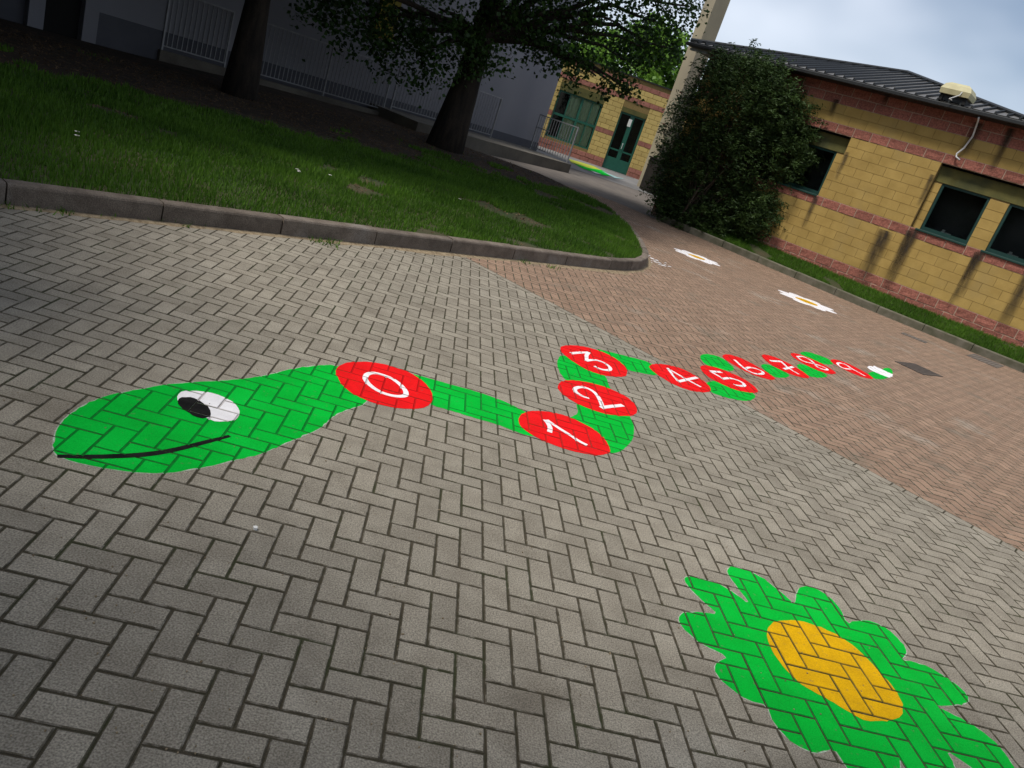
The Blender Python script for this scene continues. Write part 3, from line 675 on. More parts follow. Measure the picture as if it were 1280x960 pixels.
# ================================================================ BUILDING ON THE RIGHT (local: x along wall, y into the wall)
school = empty('block_building', (WALLC / 2, WALLC / 2, 0), -math.pi / 4)
tag(school, 'low school building of yellow and red blocks with dark metal roof', 'building')
CH = .2153; BL = CH * 2; ZB0 = .735           # course height, block length, base/yellow boundary
S0, S1 = -10.35, 1.6
BAYS = [(-8.72, -5.84), (-3.67, -.79)]; BZ0, BZ1 = ZB0 + 6 * CH, ZB0 + 13 * CH
WINS = [(-8.50, -7.46), (-7.08, -6.06), (-3.49, -2.43), (-2.03, -.97)]
courses = []   # (z0, 'r'/'y')
for k in range(-2, 18):
    kind = 'r' if (k < 0 or k in (5, 13) or k >= 16) else 'y'
    courses.append((ZB0 + k * CH, kind))
def block_mesh(name, m, L, H, rough, seed, n=4):
    """proud front with chamfered edges; rough=amplitude of the split face"""
    r = random.Random(seed); e = .003 if rough < .004 else .007; b = MB()
    nx, nz = (n, 3) if rough > .004 else (1, 1)
    grid = [(x, ((-.009 - r.uniform(0, rough)) if rough > .004 else -.008), z) for z in np.linspace(e, H - e, nz + 1) for x in np.linspace(e, L - e, nx + 1)]
    b.add(grid, [(j * (nx + 1) + i, j * (nx + 1) + i + 1, (j + 1) * (nx + 1) + i + 1, (j + 1) * (nx + 1) + i) for j in range(nz) for i in range(nx)])
    ring = [i for i in range(nx + 1)] + [j * (nx + 1) + nx for j in range(1, nz + 1)] + [nz * (nx + 1) + i for i in range(nx - 1, -1, -1)] + [j * (nx + 1) for j in range(nz - 1, 0, -1)]
    base = len(b.v); q = lambda v, lo, hi, a, c: a if abs(v - lo) < 1e-6 else c if abs(v - hi) < 1e-6 else v
    for i in ring:
        x, y_, z = b.v[i]; b.v.append((q(x, e, L - e, .0, L), 0.004, q(z, e, H - e, .0, H)))
    m_ = len(ring)
    for i in range(m_): b.f.append([base + i, base + (i + 1) % m_, ring[(i + 1) % m_], ring[i]])
    return b.mesh(name, m)
JY, JR = .0035, .012
YM = [block_mesh('yellow_block', MAT['yblock'], 1, 1, 0, s) for s in range(1)]
def block_obj(kind, a, b, z0, variant, dep=0.):
    j = JY if kind == 'y' else JR; L, H = b - a - j, CH - j
    if kind == 'y': me = ymesh(L, H)
    else: me = rmesh(L, H, variant)
    o = link('yellow_block' if kind == 'y' else 'red_block', me, school); o.location = (a + j / 2, dep + random.uniform(-.0015, .0015), z0 + j / 2)
_yc, _rc = {}, {}
def ymesh(L, H):
    k = (round(L, 3), round(H, 3))
    if k not in _yc: _yc[k] = block_mesh('yellow_block', MAT['yblock'], L, H, 0, 1)
    return _yc[k]
def rmesh(L, H, v):
    k = (round(L, 3), round(H, 3), v)
    if k not in _rc: _rc[k] = block_mesh('red_block', MAT['rblock'], L, H, .012, v)
    return _rc[k]
for ci, (z0, kind) in enumerate(courses):
    off = (ci % 2) * BL / 2
    x = S0 - off
    while x < S1:
        a, b = max(x, S0), min(x + BL, S1); x += BL
        spans = [(a, b)]
        if z0 > BZ0 - .01 and z0 < BZ1 - .01:
            for (u, v) in BAYS:
                spans = [q for (p0, p1) in spans for q in ((p0, min(p1, u)), (max(p0, v), p1)) if q[1] - q[0] > .03]
        for (p0, p1) in spans:
            if p1 - p0 > .03: block_obj(kind, p0, p1, z0, (ci * 7 + int(x * 3)) % 6)
TOPZ = courses[-1][0] + CH
# backing courses of mortar, split round the bays
def backing(m, z0, z1, segs, d0=.0, d1=.10):
    d0 = -.005 if m is MAT['mortar_l'] else 0.
    for (a, b) in segs: MB().box(a, b, d0, d1, z0, z1).build('mortar', m, school)
out_segs = [(S0, BAYS[0][0]), (BAYS[0][1], BAYS[1][0]), (BAYS[1][1], S1)]
backing(MAT['mortar_l'], -.2, ZB0, [(S0, S1)]); backing(MAT['mortar_d'], ZB0, ZB0 + 5 * CH, [(S0, S1)]); backing(MAT['mortar_l'], ZB0 + 5 * CH, BZ0, [(S0, S1)])
backing(MAT['mortar_d'], BZ0, BZ1, out_segs); backing(MAT['mortar_l'], BZ1, BZ1 + CH, [(S0, S1)]); backing(MAT['mortar_d'], BZ1 + CH, ZB0 + 16 * CH, [(S0, S1)]); backing(MAT['mortar_l'], ZB0 + 16 * CH, TOPZ, [(S0, S1)])
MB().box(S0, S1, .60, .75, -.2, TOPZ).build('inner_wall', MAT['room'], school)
MB().box(S0, S0 + .12, .10, 8.4, -.2, TOPZ).build('side_wall', MAT['yblock'], school); MB().box(S1 - .12, S1, .10, 8.4, -.2, TOPZ).build('side_wall', MAT['yblock'], school)
RD = .13
for bi, (u, v) in enumerate(BAYS):
    MB().box(u - .02, v + .02, RD, RD + .30, BZ1 - 2 * CH + .03, BZ1 - .045, .006).build('lintel', MAT['olive'], school)
    MB().box(u - .02, v + .02, RD + .08, RD + .32, BZ1 - .045, BZ1).build('slot', MAT['dark'], school)
    ws = [w for w in WINS if u < w[0] < v]
    solid = [(u, ws[0][0]), (ws[0][1], ws[1][0]), (ws[1][1], v)]
    for si, (a, b) in enumerate(solid):
        MB().box(a, b, RD + .014, RD + .2, BZ0, BZ1 - 2 * CH + .03).build('pier', MAT['mortar_d'], school)
        for k in range(5): block_obj('y', a, b, BZ0 + k * CH, 0, RD)
    for (a, b) in ws:
        w = empty('window', (0, 0, 0)); w.parent = school
        z0, z1 = BZ0, BZ1 - 2 * CH + .03; f = .055
        fr = MB().box(a, a + f, RD + .03, RD + .09, z0, z1).box(b - f, b, RD + .03, RD + .09, z0, z1).box(a + f, b - f, RD + .032, RD + .088, z0, z0 + .10).box(a + f, b - f, RD + .032, RD + .088, z1 - .05, z1)
        fr.build('frame', MAT['dgreen'], w)
        MB().box(a - .05, b + .03, -.045, RD + .03, z0 - .035, z0 + .012, .006).build('sill', MAT['dgreen'], w)
        MB().box(a + f, b - f, RD + .055, RD + .061, z0 + .10, z1 - .05).build('pane', MAT['glass'], w)
        if bi == 1:
            MB().box(a + .42, a + .48, RD + .16, RD + .20, z0 + .10, z0 + .17).box(a + .40, a + .62, RD + .18, RD + .21, z0 + .10, z0 + .125).build('window_clutter', MAT['pale'], w)
# damp streaks: dark runs below sills and gutter, a thin film on the block faces with ragged alpha
def stain_mat():
    m, n, l, b = node_mat('damp streak'); b.inputs['Base Color'].default_value = (.030, .021, .012, 1); b.inputs['Roughness'].default_value = .85
    tcx = n.new('ShaderNodeTexCoord'); sp = n.new('ShaderNodeSeparateXYZ'); l.new(tcx.outputs['Generated'], sp.inputs[0])
    def mth(op, a, c=None):
        t = n.new('ShaderNodeMath'); t.operation = op; t.use_clamp = False
        for i, v in enumerate((a, c)):
            if v is None: continue
            if isinstance(v, (int, float)): t.inputs[i].default_value = v
            else: l.new(v, t.inputs[i])
        return t.outputs[0]
    ux = mth('MULTIPLY', mth('SUBTRACT', sp.outputs[0], .5), 2.)
    edge = mth('SUBTRACT', 1., mth('POWER', mth('ABSOLUTE', ux), 1.4))
    fade = mth('POWER', sp.outputs[2], .55)
    geo = n.new('ShaderNodeNewGeometry'); mpn = n.new('ShaderNodeMapping'); mpn.inputs['Scale'].default_value = (9, 9, 2.2); l.new(geo.outputs['Position'], mpn.inputs[0])
    nz = n.new('ShaderNodeTexNoise'); nz.inputs['Scale'].default_value = 1.6; nz.inputs['Detail'].default_value = 6; l.new(mpn.outputs[0], nz.inputs['Vector'])
    a = mth('MULTIPLY', mth('MULTIPLY', edge, fade), mth('MULTIPLY', nz.outputs['Fac'], 1.75)); t = n.new('ShaderNodeMath'); t.operation = 'MULTIPLY'; t.use_clamp = True; l.new(a, t.inputs[0]); t.inputs[1].default_value = .95
    l.new(t.outputs[0], b.inputs['Alpha']); return m
MAT['streak'] = stain_mat()
def streak(s, w, z1, z0, lean=0., d=-.0385):
    b = MB(); b.add([(s - w / 2 + lean, d, z0), (s + w / 2 + lean, d, z0), (s + w / 2, d, z1), (s - w / 2, d, z1)], [(0, 1, 2, 3)]); b.build('damp_streak', MAT['streak'], school)
SZ = BZ0 - .04
for (s, w, z1, z0) in ((-3.53, .30, SZ, .45), (-3.62, .20, SZ - .05, .75), (-4.12, .42, SZ - .22, .42), (-2.06, .24, SZ, .85), (-2.12, .15, SZ - .02, .6), (-6.02, .16, SZ, 1.2), (-3.72, .13, BZ1 - .3, 2.5), (-5.76, .13, BZ1 - .35, 2.5), (-2.66, .20, TOPZ - .05, 3.6), (-3.32, .26, TOPZ - .1, 3.75), (-6.55, .2, TOPZ - .35, 3.85), (-5.45, .16, TOPZ, 4.35), (-1.0, .3, SZ, .6)):
    streak(s, w, z1, z0)
# roof: pyramid of ribbed sheet
def roof_part(sl_, sr_, zc, pitch):
    rf = MB(); sm = (sl_ + sr_) / 2; hh = (sr_ - sl_) / 2; ea = -.35; za = zc + pitch * hh
    A = (sm, ea + hh, za); cs = [(sl_, ea, zc), (sr_, ea, zc), (sr_, ea + 2 * hh, zc), (sl_, ea + 2 * hh, zc)]
    rf.add(cs + [A], [(0, 1, 4), (1, 2, 4), (2, 3, 4), (3, 0, 4)]); o = rf.build('roof', MAT['roof'], school)
    nr = int((sr_ - sl_) / .245)
    for i in range(1, nr):
        s = sl_ + (sr_ - sl_) * i / nr; run = min(s - sl_, sr_ - s) - .02
        if run < .1: continue
        b = MB(); w, h = .026, .045
        vs_ = [(s - w, ea - .03, zc - .03), (s + w, ea - .03, zc - .03), (s + w * .55, ea - .03, zc + h), (s - w * .55, ea - .03, zc + h)]
        vs_ += [(x, ea + run, z + pitch * run) for x, y_, z in vs_]
        b.add(vs_, [(3, 2, 1, 0), (4, 5, 6, 7), (0, 1, 5, 4), (1, 2, 6, 5), (2, 3, 7, 6), (3, 0, 4, 7)]); b.build('roof_rib', MAT['gutter'], o)
    for c in cs[:2]: MB().tube([np.array(c) + (0, 0, .03), np.array(A) + (0, 0, .03)], .055, 6).build('hip_cap', MAT['gutter'], o)
    return o
ROOFZ = 4.72
roof_part(-10.9, -2.3, ROOFZ, (5.85 - ROOFZ) / 4.3); roof_part(-2.3, 2.1, ROOFZ, (5.85 - ROOFZ) / 4.3)
MB().box(-10.95, 2.15, -.45, -.34, 4.60, 4.69, .015).build('gutter', MAT['gutter'], school)
MB().box(-10.9, 2.1, -.34, .10, TOPZ - .015, 4.66).build('soffit', MAT['gutter'], school)
MB().box(-10.9, -10.35, .10, 7.9, 4.585, 4.70).build('soffit', MAT['gutter'], school)
# open porch end beside the pillar: pale recessed wall
MB().box(-10.9, S0, 1.6, 1.75, -.2, 4.58).build('porch_wall', MAT['pillar'], school)
for a, b in ((-10.86, -10.30), (-10.05, -9.82)):
    MB().box(a, b, -.30, -.22, 4.515, 4.575, .01).build('tube_lamp', MAT['whitem'], school)
# downpipe hook and cowl conduit
def Wl(px, py, d=-.06):
    r = ray(px, py); n_ = np.array([S2, S2, 0]); P0 = np.array([WALLC / 2, WALLC / 2, 0]) + n_ * d
    q = CAM + r * (((P0 - CAM) @ n_) / (r @ n_)); e = q - np.array([WALLC / 2, WALLC / 2, 0]); return (float((e[0] - e[1]) * S2), d, float(q[2]))
pp = [Wl(1223.5, 147, -.40), Wl(1222.5, 151, -.30), Wl(1216, 170, -.08), Wl(1205, 185, -.07), Wl(1196, 192, -.07), Wl(1195, 196, -.08), Wl(1199.5, 200, -.11)]
MB().tube(pp, .020, 8).build('overflow_pipe', MAT['whitem'], school, True)
cowl = empty('roof_cowl', (0, 0, 0)); cl = (-3.98, -.12)
cowl.location = tuple(school.matrix_basis @ Vector((cl[0], cl[1], ROOFZ + .03)))
cowl.rotation_euler = (0, 0, -math.pi / 4); cowl.scale = (.72, .72, .66)
tag(cowl, 'cream metal ventilation cowl on the dark roof above the gutter', 'vent')
MB().box(-.36, .36, -.28, .34, .0, .20).build('base', MAT['gutter'], cowl)
MB().box(-.40, -.30, -.34, -.26, -.02, .28).box(.30, .40, -.34, -.26, -.02, .28).build('leg', MAT['dark'], cowl)
cb_ = MB(); lv = [(.43, .40, .20), (.45, .42, .36), (.38, .34, .52), (.26, .22, .60)]; vv = []
for a, b, z in lv: vv += [(-a, -b, z), (a, -b, z), (a, b, z), (-a, b, z)]
cb_.add(vv, [(3, 2, 1, 0), (12, 13, 14, 15)] + [(4 * k + i, 4 * k + (i + 1) % 4, 4 * k + 4 + (i + 1) % 4, 4 * k + 4 + i) for k in range(3) for i in range(4)]); cb_.build('cap', MAT['cream'], cowl)
MB().tube([(.20, -.42, .34), (.18, -.47, .22), (-.02, -.60, .02), (.08, -.61, .0)], .016, 6).build('conduit', MAT['whitem'], cowl)

# ================================================================ BUILDING AT THE BACK (local x along the facade)
FY, FZ = 33.7, .42
back = empty('far_block_building', (0, FY, FZ)); tag(back, 'yellow and red block building with green door and curtained window beyond the path', 'building')
FX0, FX1, FTOP = 1.2, 9.6, 3.95
WX0, WX1, WZ0, WZ1 = 3.42, 5.44, .50, 2.50; DX0, DX1, DZ1 = 6.28, 7.46, 2.50
def facade_blocks():
    for kind, m in (('r', 'rfar'), ('y', 'yfar')):
        V, T = [], []; hh = .20
        for k in range(20):
            z0 = k * hh - .02; z1 = z0 + hh
            if z1 > FTOP + .02: break
            kd = 'r' if (k < 2 or k in (7, 15, 18, 19)) else 'y'
            if kd != kind: continue
            x = FX0 - (k % 2) * .2
            while x < FX1:
                a, b = max(x, FX0), min(x + .4, FX1); x += .4; spans = [(a, b)]
                for (u, v, lo, hi) in ((WX0, WX1, WZ0, WZ1 + .34), (DX0, DX1, 0, DZ1 + .34)):
                    if z1 > lo + .05 and z0 < hi - .05: spans = [q for (p0, p1) in spans for q in ((p0, min(p1, u)), (max(p0, v), p1)) if q[1] - q[0] > .02]
                for p0, p1 in spans:
                    tn = random.random(); g_ = .006; y0 = -.012 - (random.uniform(0, .012) if kind == 'r' else 0)
                    X0, X1, Z0, Z1 = p0 + g_, p1 - g_, z0 + g_, z1 - g_; e = .008
                    V.append([(X0 + e, y0, Z0 + e), (X1 - e, y0, Z0 + e), (X1 - e, y0, Z1 - e), (X0 + e, y0, Z1 - e)]); T.append(tn)
                    for q in ([(X0, 0, Z0), (X1, 0, Z0), (X1 - e, y0, Z0 + e), (X0 + e, y0, Z0 + e)], [(X1, 0, Z0), (X1, 0, Z1), (X1 - e, y0, Z1 - e), (X1 - e, y0, Z0 + e)], [(X1, 0, Z1), (X0, 0, Z1), (X0 + e, y0, Z1 - e), (X1 - e, y0, Z1 - e)], [(X0, 0, Z1), (X0, 0, Z0), (X0 + e, y0, Z0 + e), (X0 + e, y0, Z1 - e)]):
                        V.append(q); T.append(tn)
        o = link('yellow_block' if kind == 'y' else 'red_block', mesh_np('far_blocks', np.array(V), 4, MAT[m], T), back); tag(o, kind='stuff')
facade_blocks()
wb = MB()
for (a, b, z0, z1) in ((FX0, WX0, -.3, FTOP), (WX0, WX1, -.3, WZ0), (WX0, WX1, WZ1, FTOP), (WX1, DX0, -.3, FTOP), (DX0, DX1, DZ1, FTOP), (DX1, FX1, -.3, FTOP)): wb.box(a, b, .001, .25, z0, z1)
wb.build('wall', MAT['mortar_d'], back)
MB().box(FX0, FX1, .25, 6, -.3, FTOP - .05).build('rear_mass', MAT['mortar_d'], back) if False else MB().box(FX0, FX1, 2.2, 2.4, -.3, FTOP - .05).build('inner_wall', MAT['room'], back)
MB().box(FX0 - .05, FX1 + .05, -.05, 6, FTOP, FTOP + .05).build('coping', MAT['gutter'], back)
MB().box(WX0 - .1, WX1 + .15, -.004, .05, WZ1, WZ1 + .34).build('lintel', MAT['olive'], back); MB().box(DX0 - .08, DX1 + .12, -.004, .05, DZ1, DZ1 + .2).build('lintel', MAT['olive'], back)
w = empty('window'); w.parent = back
fr = MB().box(WX0, WX0 + .07, .06, .13, WZ0, WZ1).box(WX1 - .07, WX1, .06, .13, WZ0, WZ1).box(WX0, WX1, .062, .128, WZ0, WZ0 + .07).box(WX0, WX1, .062, .128, WZ1 - .07, WZ1).box(WX0, WX1, .058, .132, 1.46, 1.56)
for x in (WX0 + .52, WX0 + 1.06, WX0 + 1.55): fr.box(x, x + (.10 if abs(x - WX0 - 1.06) < .01 else .045), .056, .134, WZ0, WZ1)
fr.build('frame', MAT['fgreen'], w)
for a, b in ((WX0 + .07, WX0 + .52), (WX0 + .565, WX0 + 1.06), (WX0 + 1.16, WX0 + 1.55), (WX0 + 1.595, WX1 - .07)):
    for z0, z1 in ((WZ0 + .07, 1.46), (1.56, WZ1 - .07)): MB().box(a, b, .092, .098, z0, z1).build('pane', MAT['glass'], w)
cv = MB(); N = 60; V = []
for i in range(N + 1):
    x = WX0 + .56 + (WX1 - .1 - WX0 - .56) * i / N; y_ = .15 + .005 * math.sin(i * 1.1); V += [(x, y_, WZ0 + .02), (x, y_, WZ1 - .02)]
cv.add(V, [(2 * i, 2 * i + 2, 2 * i + 3, 2 * i + 1) for i in range(N)]); cv.build('curtain', MAT['curtain'], w, True)
dr = empty('door'); dr.parent = back
mid = (DX0 + DX1) / 2
df = MB().box(DX0, DX0 + .08, .05, .13, 0, DZ1).box(DX1 - .08, DX1, .05, .13, 0, DZ1).box(DX0, DX1, .052, .128, DZ1 - .08, DZ1).box(mid - .09, mid + .09, .048, .132, 0, DZ1 - .08).box(DX0 + .08, DX1 - .08, .055, .12, .02, .55).box(DX0 + .08, DX1 - .08, .054, .121, .86, .93)
df.build('frame', MAT['fgreen'], dr)
for a, b in ((DX0 + .08, mid - .09), (mid + .09, DX1 - .08)): MB().box(a, b, .085, .091, .55, DZ1 - .08).build('pane', MAT['glass'], dr)
MB().box(mid - .13, mid + .02, .035, .045, 1.98, 2.3).build('notice', MAT['skin'], dr)
MB().tube([(mid - .03, .045, 1.0), (mid - .03, .0, 1.02), (mid - .03, .0, 1.22), (mid - .03, .045, 1.24)], .014, 6).build('handle', MAT['whitem'], dr)
MB().box(DX0 - .3, DX1 + .3, -.5, .0, -.12, .0).build('step', MAT['gapron'], back)

# ---- tall concrete pillar
pc = np.array([7.58, 29.45]); pil = empty('concrete_pillar', (pc[0], pc[1], .3), math.radians(22.4)); tag(pil, 'tall raw concrete pillar rising behind the end of the dark roof', 'pillar')
MB().box(-.312, .312, -.312, .312, -.3, 11.0, .012).build('shaft', MAT['pillar'], pil)
MB().tube([(.18, -.34, -.2), (.18, -.34, 5.2)], .035, 8).build('drain_pipe', MAT['rust'], pil)
bx_ = at(815, 242); bb = empty('storage_box', (bx_[0] + .18, bx_[1] + .35, bx_[2]), math.radians(22)); tag(bb, 'dark brown box standing between the pillar and the big shrub', 'box')
MB().box(-.5, .5, -.4, .4, 0, 1.22, .01).build('body', MAT['brownbox'], bb); MB().box(-.54, .54, -.44, .44, 1.22, 1.28, .01).build('lid', MAT['brownbox'], bb)

# ================================================================ GREY BUILDING AND WALKWAY (local x along the wall to the right/away, y into the wall)
GW = 24.2; GE = 29.45                        # y-x of wall face; x+y of its corner
gb = empty('grey_building', ((GE - GW) / 2, (GE + GW) / 2, .3), math.pi / 4); tag(gb, 'grey plastered building with dark plinth behind the tree and railing', 'building')
MB().box(-24, 0, .0, .3, .45, 7.5).build('wall', MAT['plaster'], gb)
MB().box(-.3, .0, .3, 9, .45, 7.5).build('side_wall', MAT['plaster'], gb)
MB().box(-24, .012, -.012, .3, -.4, .45).build('plinth', MAT['plinth'], gb); MB().box(-.3, .012, .3, 9, -.4, .45).build('plinth', MAT['plinth'], gb)
MB().box(-24.3, .4, -.4, 9.2, 7.5, 7.75).build('roof_slab', MAT['gutter'], gb)
MB().box(-24.3, -24, -14, 0, -.4, 7.5).build('added_shade_wing', MAT['plaster'], gb); MB().box(-30, -24.3, -14, 9, -.4, 7.5).build('added_shade_wing', MAT['plaster'], gb)  # unseen side wing, added to block sky and sun from the left
for s in (-16.2, -15.2):
    MB().box(s - .14, s + .14, -.25, -.013, -.4, 2.6).build('pilaster', MAT['plaster'], gb)
MB().box(-16.06, -15.34, -.02, -.0125, -.4, 2.5).build('doorway', MAT['dark'], gb)
MB().box(-8.1, -7.45, -.10, -.001, 1.9, 7.4).build('pilaster', MAT['ochre'], gb)
WZT = .50
wk = MB().prism([(x, y) for x, y in [((18.6 - 21.05) / 2, (18.6 + 21.05) / 2), ((28.5 - 21.05) / 2, (28.5 + 21.05) / 2), ((28.5 - GW + .05) / 2, (28.5 + GW - .05) / 2), ((18.6 - GW + .05) / 2, (18.6 + GW - .05) / 2)]], -.1, WZT)
tag(wk.build('walkway', MAT['slab']), kind='structure')
def pt_sq(q, s): return np.array([(q - s) / 2, (q + s) / 2])    # q=x+y, s=y-x
def railing(q0, s0, q1, s1, z, h, lab, plinth=False, mid_rail=False, step=.115):
    a, b = pt_sq(q0, s0), pt_sq(q1, s1); L = float(np.linalg.norm(b - a)); rt = empty('railing', (a[0], a[1], z), math.atan2(b[1] - a[1], b[0] - a[0]))
    tag(rt, lab, 'railing', 'grey bar railings along the walkway')
    MB().box(0, L, -.02, .02, h - .035, h).build('top_rail', MAT['steel'], rt); MB().box(0, L, -.015, .015, .08, .105).build('bottom_rail', MAT['steel'], rt)
    if mid_rail: MB().box(0, L * .35, -.03, -.005, h * .62, h * .62 + .035).build('hand_rail', MAT['steel'], rt)
    n = max(1, round(L / 1.9))
    for i in range(n + 1):
        x = min(max(L * i / n, .02), L - .02); MB().box(x - .02, x + .02, -.02, .02, -.02, h - .036).build('post', MAT['steel'], rt)
    bar = MB().box(-.008, .008, -.008, .008, .105, h - .036).mesh('bar', MAT['steel']); x = step
    while x < L - .03:
        o = link('bar', bar, rt); o.location = (x, 0, 0); x += step
    if plinth: MB().box(-.05, L + .05, -.10, .10, -.5, -.0).build('plinth', MAT['slab'], rt)
RS = 23.55
railing(19.2, RS, 25.3, RS, WZT, 1.28, 'grey bar railing on the walkway behind the thick tree trunk')
railing(13.1, RS, 18.9, RS, .36, 1.28, 'grey bar railing on a pale plinth between the two tree trunks', True)
railing(10.2, RS + .6, 12.4, RS + .6, .36, 1.28, 'short grey bar railing on a pale plinth left of the slimmer tree trunk', True)
railing(3.2, RS + 1.6, 8.1, RS + 1.6, .36, 1.28, 'grey bar railing on a pale plinth past the dark doorway', True)
railing(28.35, 23.7, 28.35, 21.2, WZT, 1.2, 'short grey railing across the end of the walkway', False, True)

# ================================================================ DRAINS
def cover(name, px4, lab, cat, m, slats, tray='dark'):
    q = [at(x, y) for x, y in px4]; c = sum(q) / 4; u = q[1] - q[0]; rz = math.atan2(u[1], u[0]); L = float(np.linalg.norm(u[:2])); W_ = float(np.linalg.norm((q[3] - q[0])[:2]))
    e = empty(name, (c[0], c[1], c[2] + .003), rz); tag(e, lab, cat)
    MB().box(-L / 2, L / 2, -W_ / 2, W_ / 2, -.03, .001).build('tray', MAT[tray], e)
    MB().box(-L / 2, L / 2, -W_ / 2, -W_ / 2 + .03, .0015, .007).box(-L / 2, L / 2, W_ / 2 - .03, W_ / 2, .0015, .007).box(-L / 2, -L / 2 + .03, -W_ / 2 + .03, W_ / 2 - .03, .0015, .007).box(L / 2 - .03, L / 2, -W_ / 2 + .03, W_ / 2 - .03, .0015, .007).build('rim', m, e)
    for i in range(slats):
        x = -L / 2 + .03 + (L - .06) * (i + .5) / slats; MB().box(x - (L - .06) / slats * .36, x + (L - .06) / slats * .36, -W_ / 2 + .032, W_ / 2 - .032, .0012, .0055).build('slat', m, e)
cover('drain_cover', [(1124, 455), (1160, 472), (1172, 467), (1138, 453)], 'dark iron drain cover in the paving beyond the snake tail', 'drain', MAT['rust'], 7)
cover('gully_grate', [(1209, 445), (1248, 461), (1254, 457), (1216, 442)], 'rusty gully grate at the foot of the building kerb', 'drain', MAT['path'], 8, 'rust')
cover('slot_drain', [(1126, 417), (1157, 429.5), (1159, 427.5), (1129, 416)], 'narrow dark drain slot in the paving between the kerb and the drain cover', 'drain', MAT['path'], 6, 'rust')

# ================================================================ FOLIAGE
def leaves(C, size, aspect=.75, droop=.5, spread=None):
    """C (N,3) -> (N,4,3) folded kite leaves"""
    N = len(C); a = RNG.uniform(0, 2 * np.pi, N); dz = RNG.normal(-droop, .45, N)
    d = np.stack([np.cos(a), np.sin(a), dz], 1); d /= np.linalg.norm(d, axis=1)[:, None]
    r = RNG.normal(size=(N, 3)); s = np.cross(d, r); s /= np.linalg.norm(s, axis=1)[:, None] + 1e-9
    nn = np.cross(d, s); L = size * RNG.uniform(.6, 1.3, N)[:, None]; W_ = L * aspect
    m_ = C + d * L * .42
    return np.stack([C, m_ + s * W_ * .5 + nn * L * .1, C + d * L, m_ - s * W_ * .5 + nn * L * .1], 1)
def ball(n, c, r, hollow=.35):
    v = RNG.normal(size=(n, 3)); v /= np.linalg.norm(v, axis=1)[:, None]; rr = (hollow + (1 - hollow) * RNG.uniform(0, 1, n) ** .6)[:, None]
    return np.asarray(c) + v * rr * np.asarray(r)
def limb(b, p0, p1, r0, r1, sag=.0, n=6, jit=.05):
    p0, p1 = np.array(p0, float), np.array(p1, float); L = np.linalg.norm(p1 - p0); P = []
    for i in range(n + 1):
        t_ = i / n; q = p0 + (p1 - p0) * t_; q[2] += sag * math.sin(math.pi * t_) * L; 
        if 0 < i < n: q += RNG.normal(0, jit, 3) * L * .3
        P.append(q)
    b.tube(P, list(np.linspace(r0, r1, n + 1)), 7); return P
def tree(name, base, H, tr, clusters, per, lsize, lm, lab, cat='tree', group=None, lean=(0, 0), forkz=None, droop=.6):
    t_ = empty(name, tuple(base)); tag(t_, lab, cat, group); b = MB(); top = np.array([lean[0], lean[1], H * .72])
    P = []
    for i in range(9):
        u = i / 8; q = top * u; q = q + np.array([.06 * math.sin(3 * u + 1), .05 * math.sin(4 * u), 0]); P.append(q)
    rad = [tr * (1.35 if i == 0 else 1.08 if i == 1 else 1 - .07 * i) for i in range(9)]; P[0] = P[0] + np.array([0, 0, -.15])
    b.tube(P, rad, 14); 
    for c, r in clusters:
        loc = np.asarray(c) - base; zf = min(max(loc[2] * .55, (forkz or H * .25)), H * .66); st = top * (zf / top[2])
        limb(b, st, loc, tr * .26, .02, .10, 6)
    b.build('trunk', MAT['bark'], t_, True)
    C = []; shade = []
    for c, r in clusters:
        r = np.asarray(r, float); n = int(per * (r[0] * r[1] * r[2]) ** (2 / 3) ) + 40
        sub = max(3, n // 26); cc = ball(sub, np.asarray(c) - base, r, .3); pts = np.repeat(cc, 26, 0) + RNG.normal(0, 1, (sub * 26, 3)) * (.17 * r.mean() ** .5); C.append(pts); shade.append(np.repeat(RNG.uniform(0, .6, sub), 26))
    C = np.concatenate(C); sh = np.concatenate(shade)
    link('crown', mesh_np('crown', leaves(C, lsize, .8, droop), 4, lm, np.clip(sh + RNG.uniform(0, .4, len(C)), 0, 1)), t_)
    return t_
def K(px, py, y, r, f=(1, 1, .8)): return (at_depth(px, py, y), tuple(r * q for q in f))
b1 = at(553, 184, .15); y1 = b1[1]
cl1 = [K(440, 25, y1 - 1.5, .95), K(405, 0, y1 - 2, .8), K(490, 48, y1 - 1, 1.0), K(520, 72, y1 - .8, .8), K(470, 10, y1, 1.2), K(560, 55, y1 - 1.2, 1.0), K(590, 70, y1 - .6, .75), K(548, 10, y1, 1.4), K(612, 62, y1 - .3, .65), K(640, 15, y1 - .5, 1.0), K(690, 25, y1 + .5, 1.1),
       K(690, 60, y1 + .3, .72), K(715, 78, y1 + .2, .75), K(745, 95, y1 + .3, .62), K(735, 45, y1 + .4, 1.0), K(770, 108, y1 + .4, .45), K(790, 118, y1 + .5, .30, (1.3, 1, .5)), K(775, 30, y1 + .6, 1.0), K(805, 60, y1 + .6, .72), K(830, 30, y1 + .7, .8), K(862, 8, y1 + .9, .6), K(845, 62, y1 + .8, .36, (1.3, 1, .6)), K(780, 75, y1 + .5, .55), K(660, 40, y1, .6), K(700, -30, y1, 1.5), K(800, -25, y1 + .5, 1.3)]
for _ in range(26):
    a = random.uniform(0, 6.28); r = random.uniform(.5, 4.6); z = random.uniform(5.5, 9.8) - r * .08
    cl1.append(((b1[0] + .7 + r * math.cos(a), b1[1] + r * math.sin(a), z), (random.uniform(1.2, 1.8),) * 3))
tree('lime_tree', b1, 9.5, .37, cl1, 820, .10, MAT['leaf'], 'thick-trunked broadleaf tree whose low branches hang before the grey wall', group='trees on the lawn', lean=(.35, .1), forkz=2.6)
b2 = at(295, 119, .15)
cl2 = []
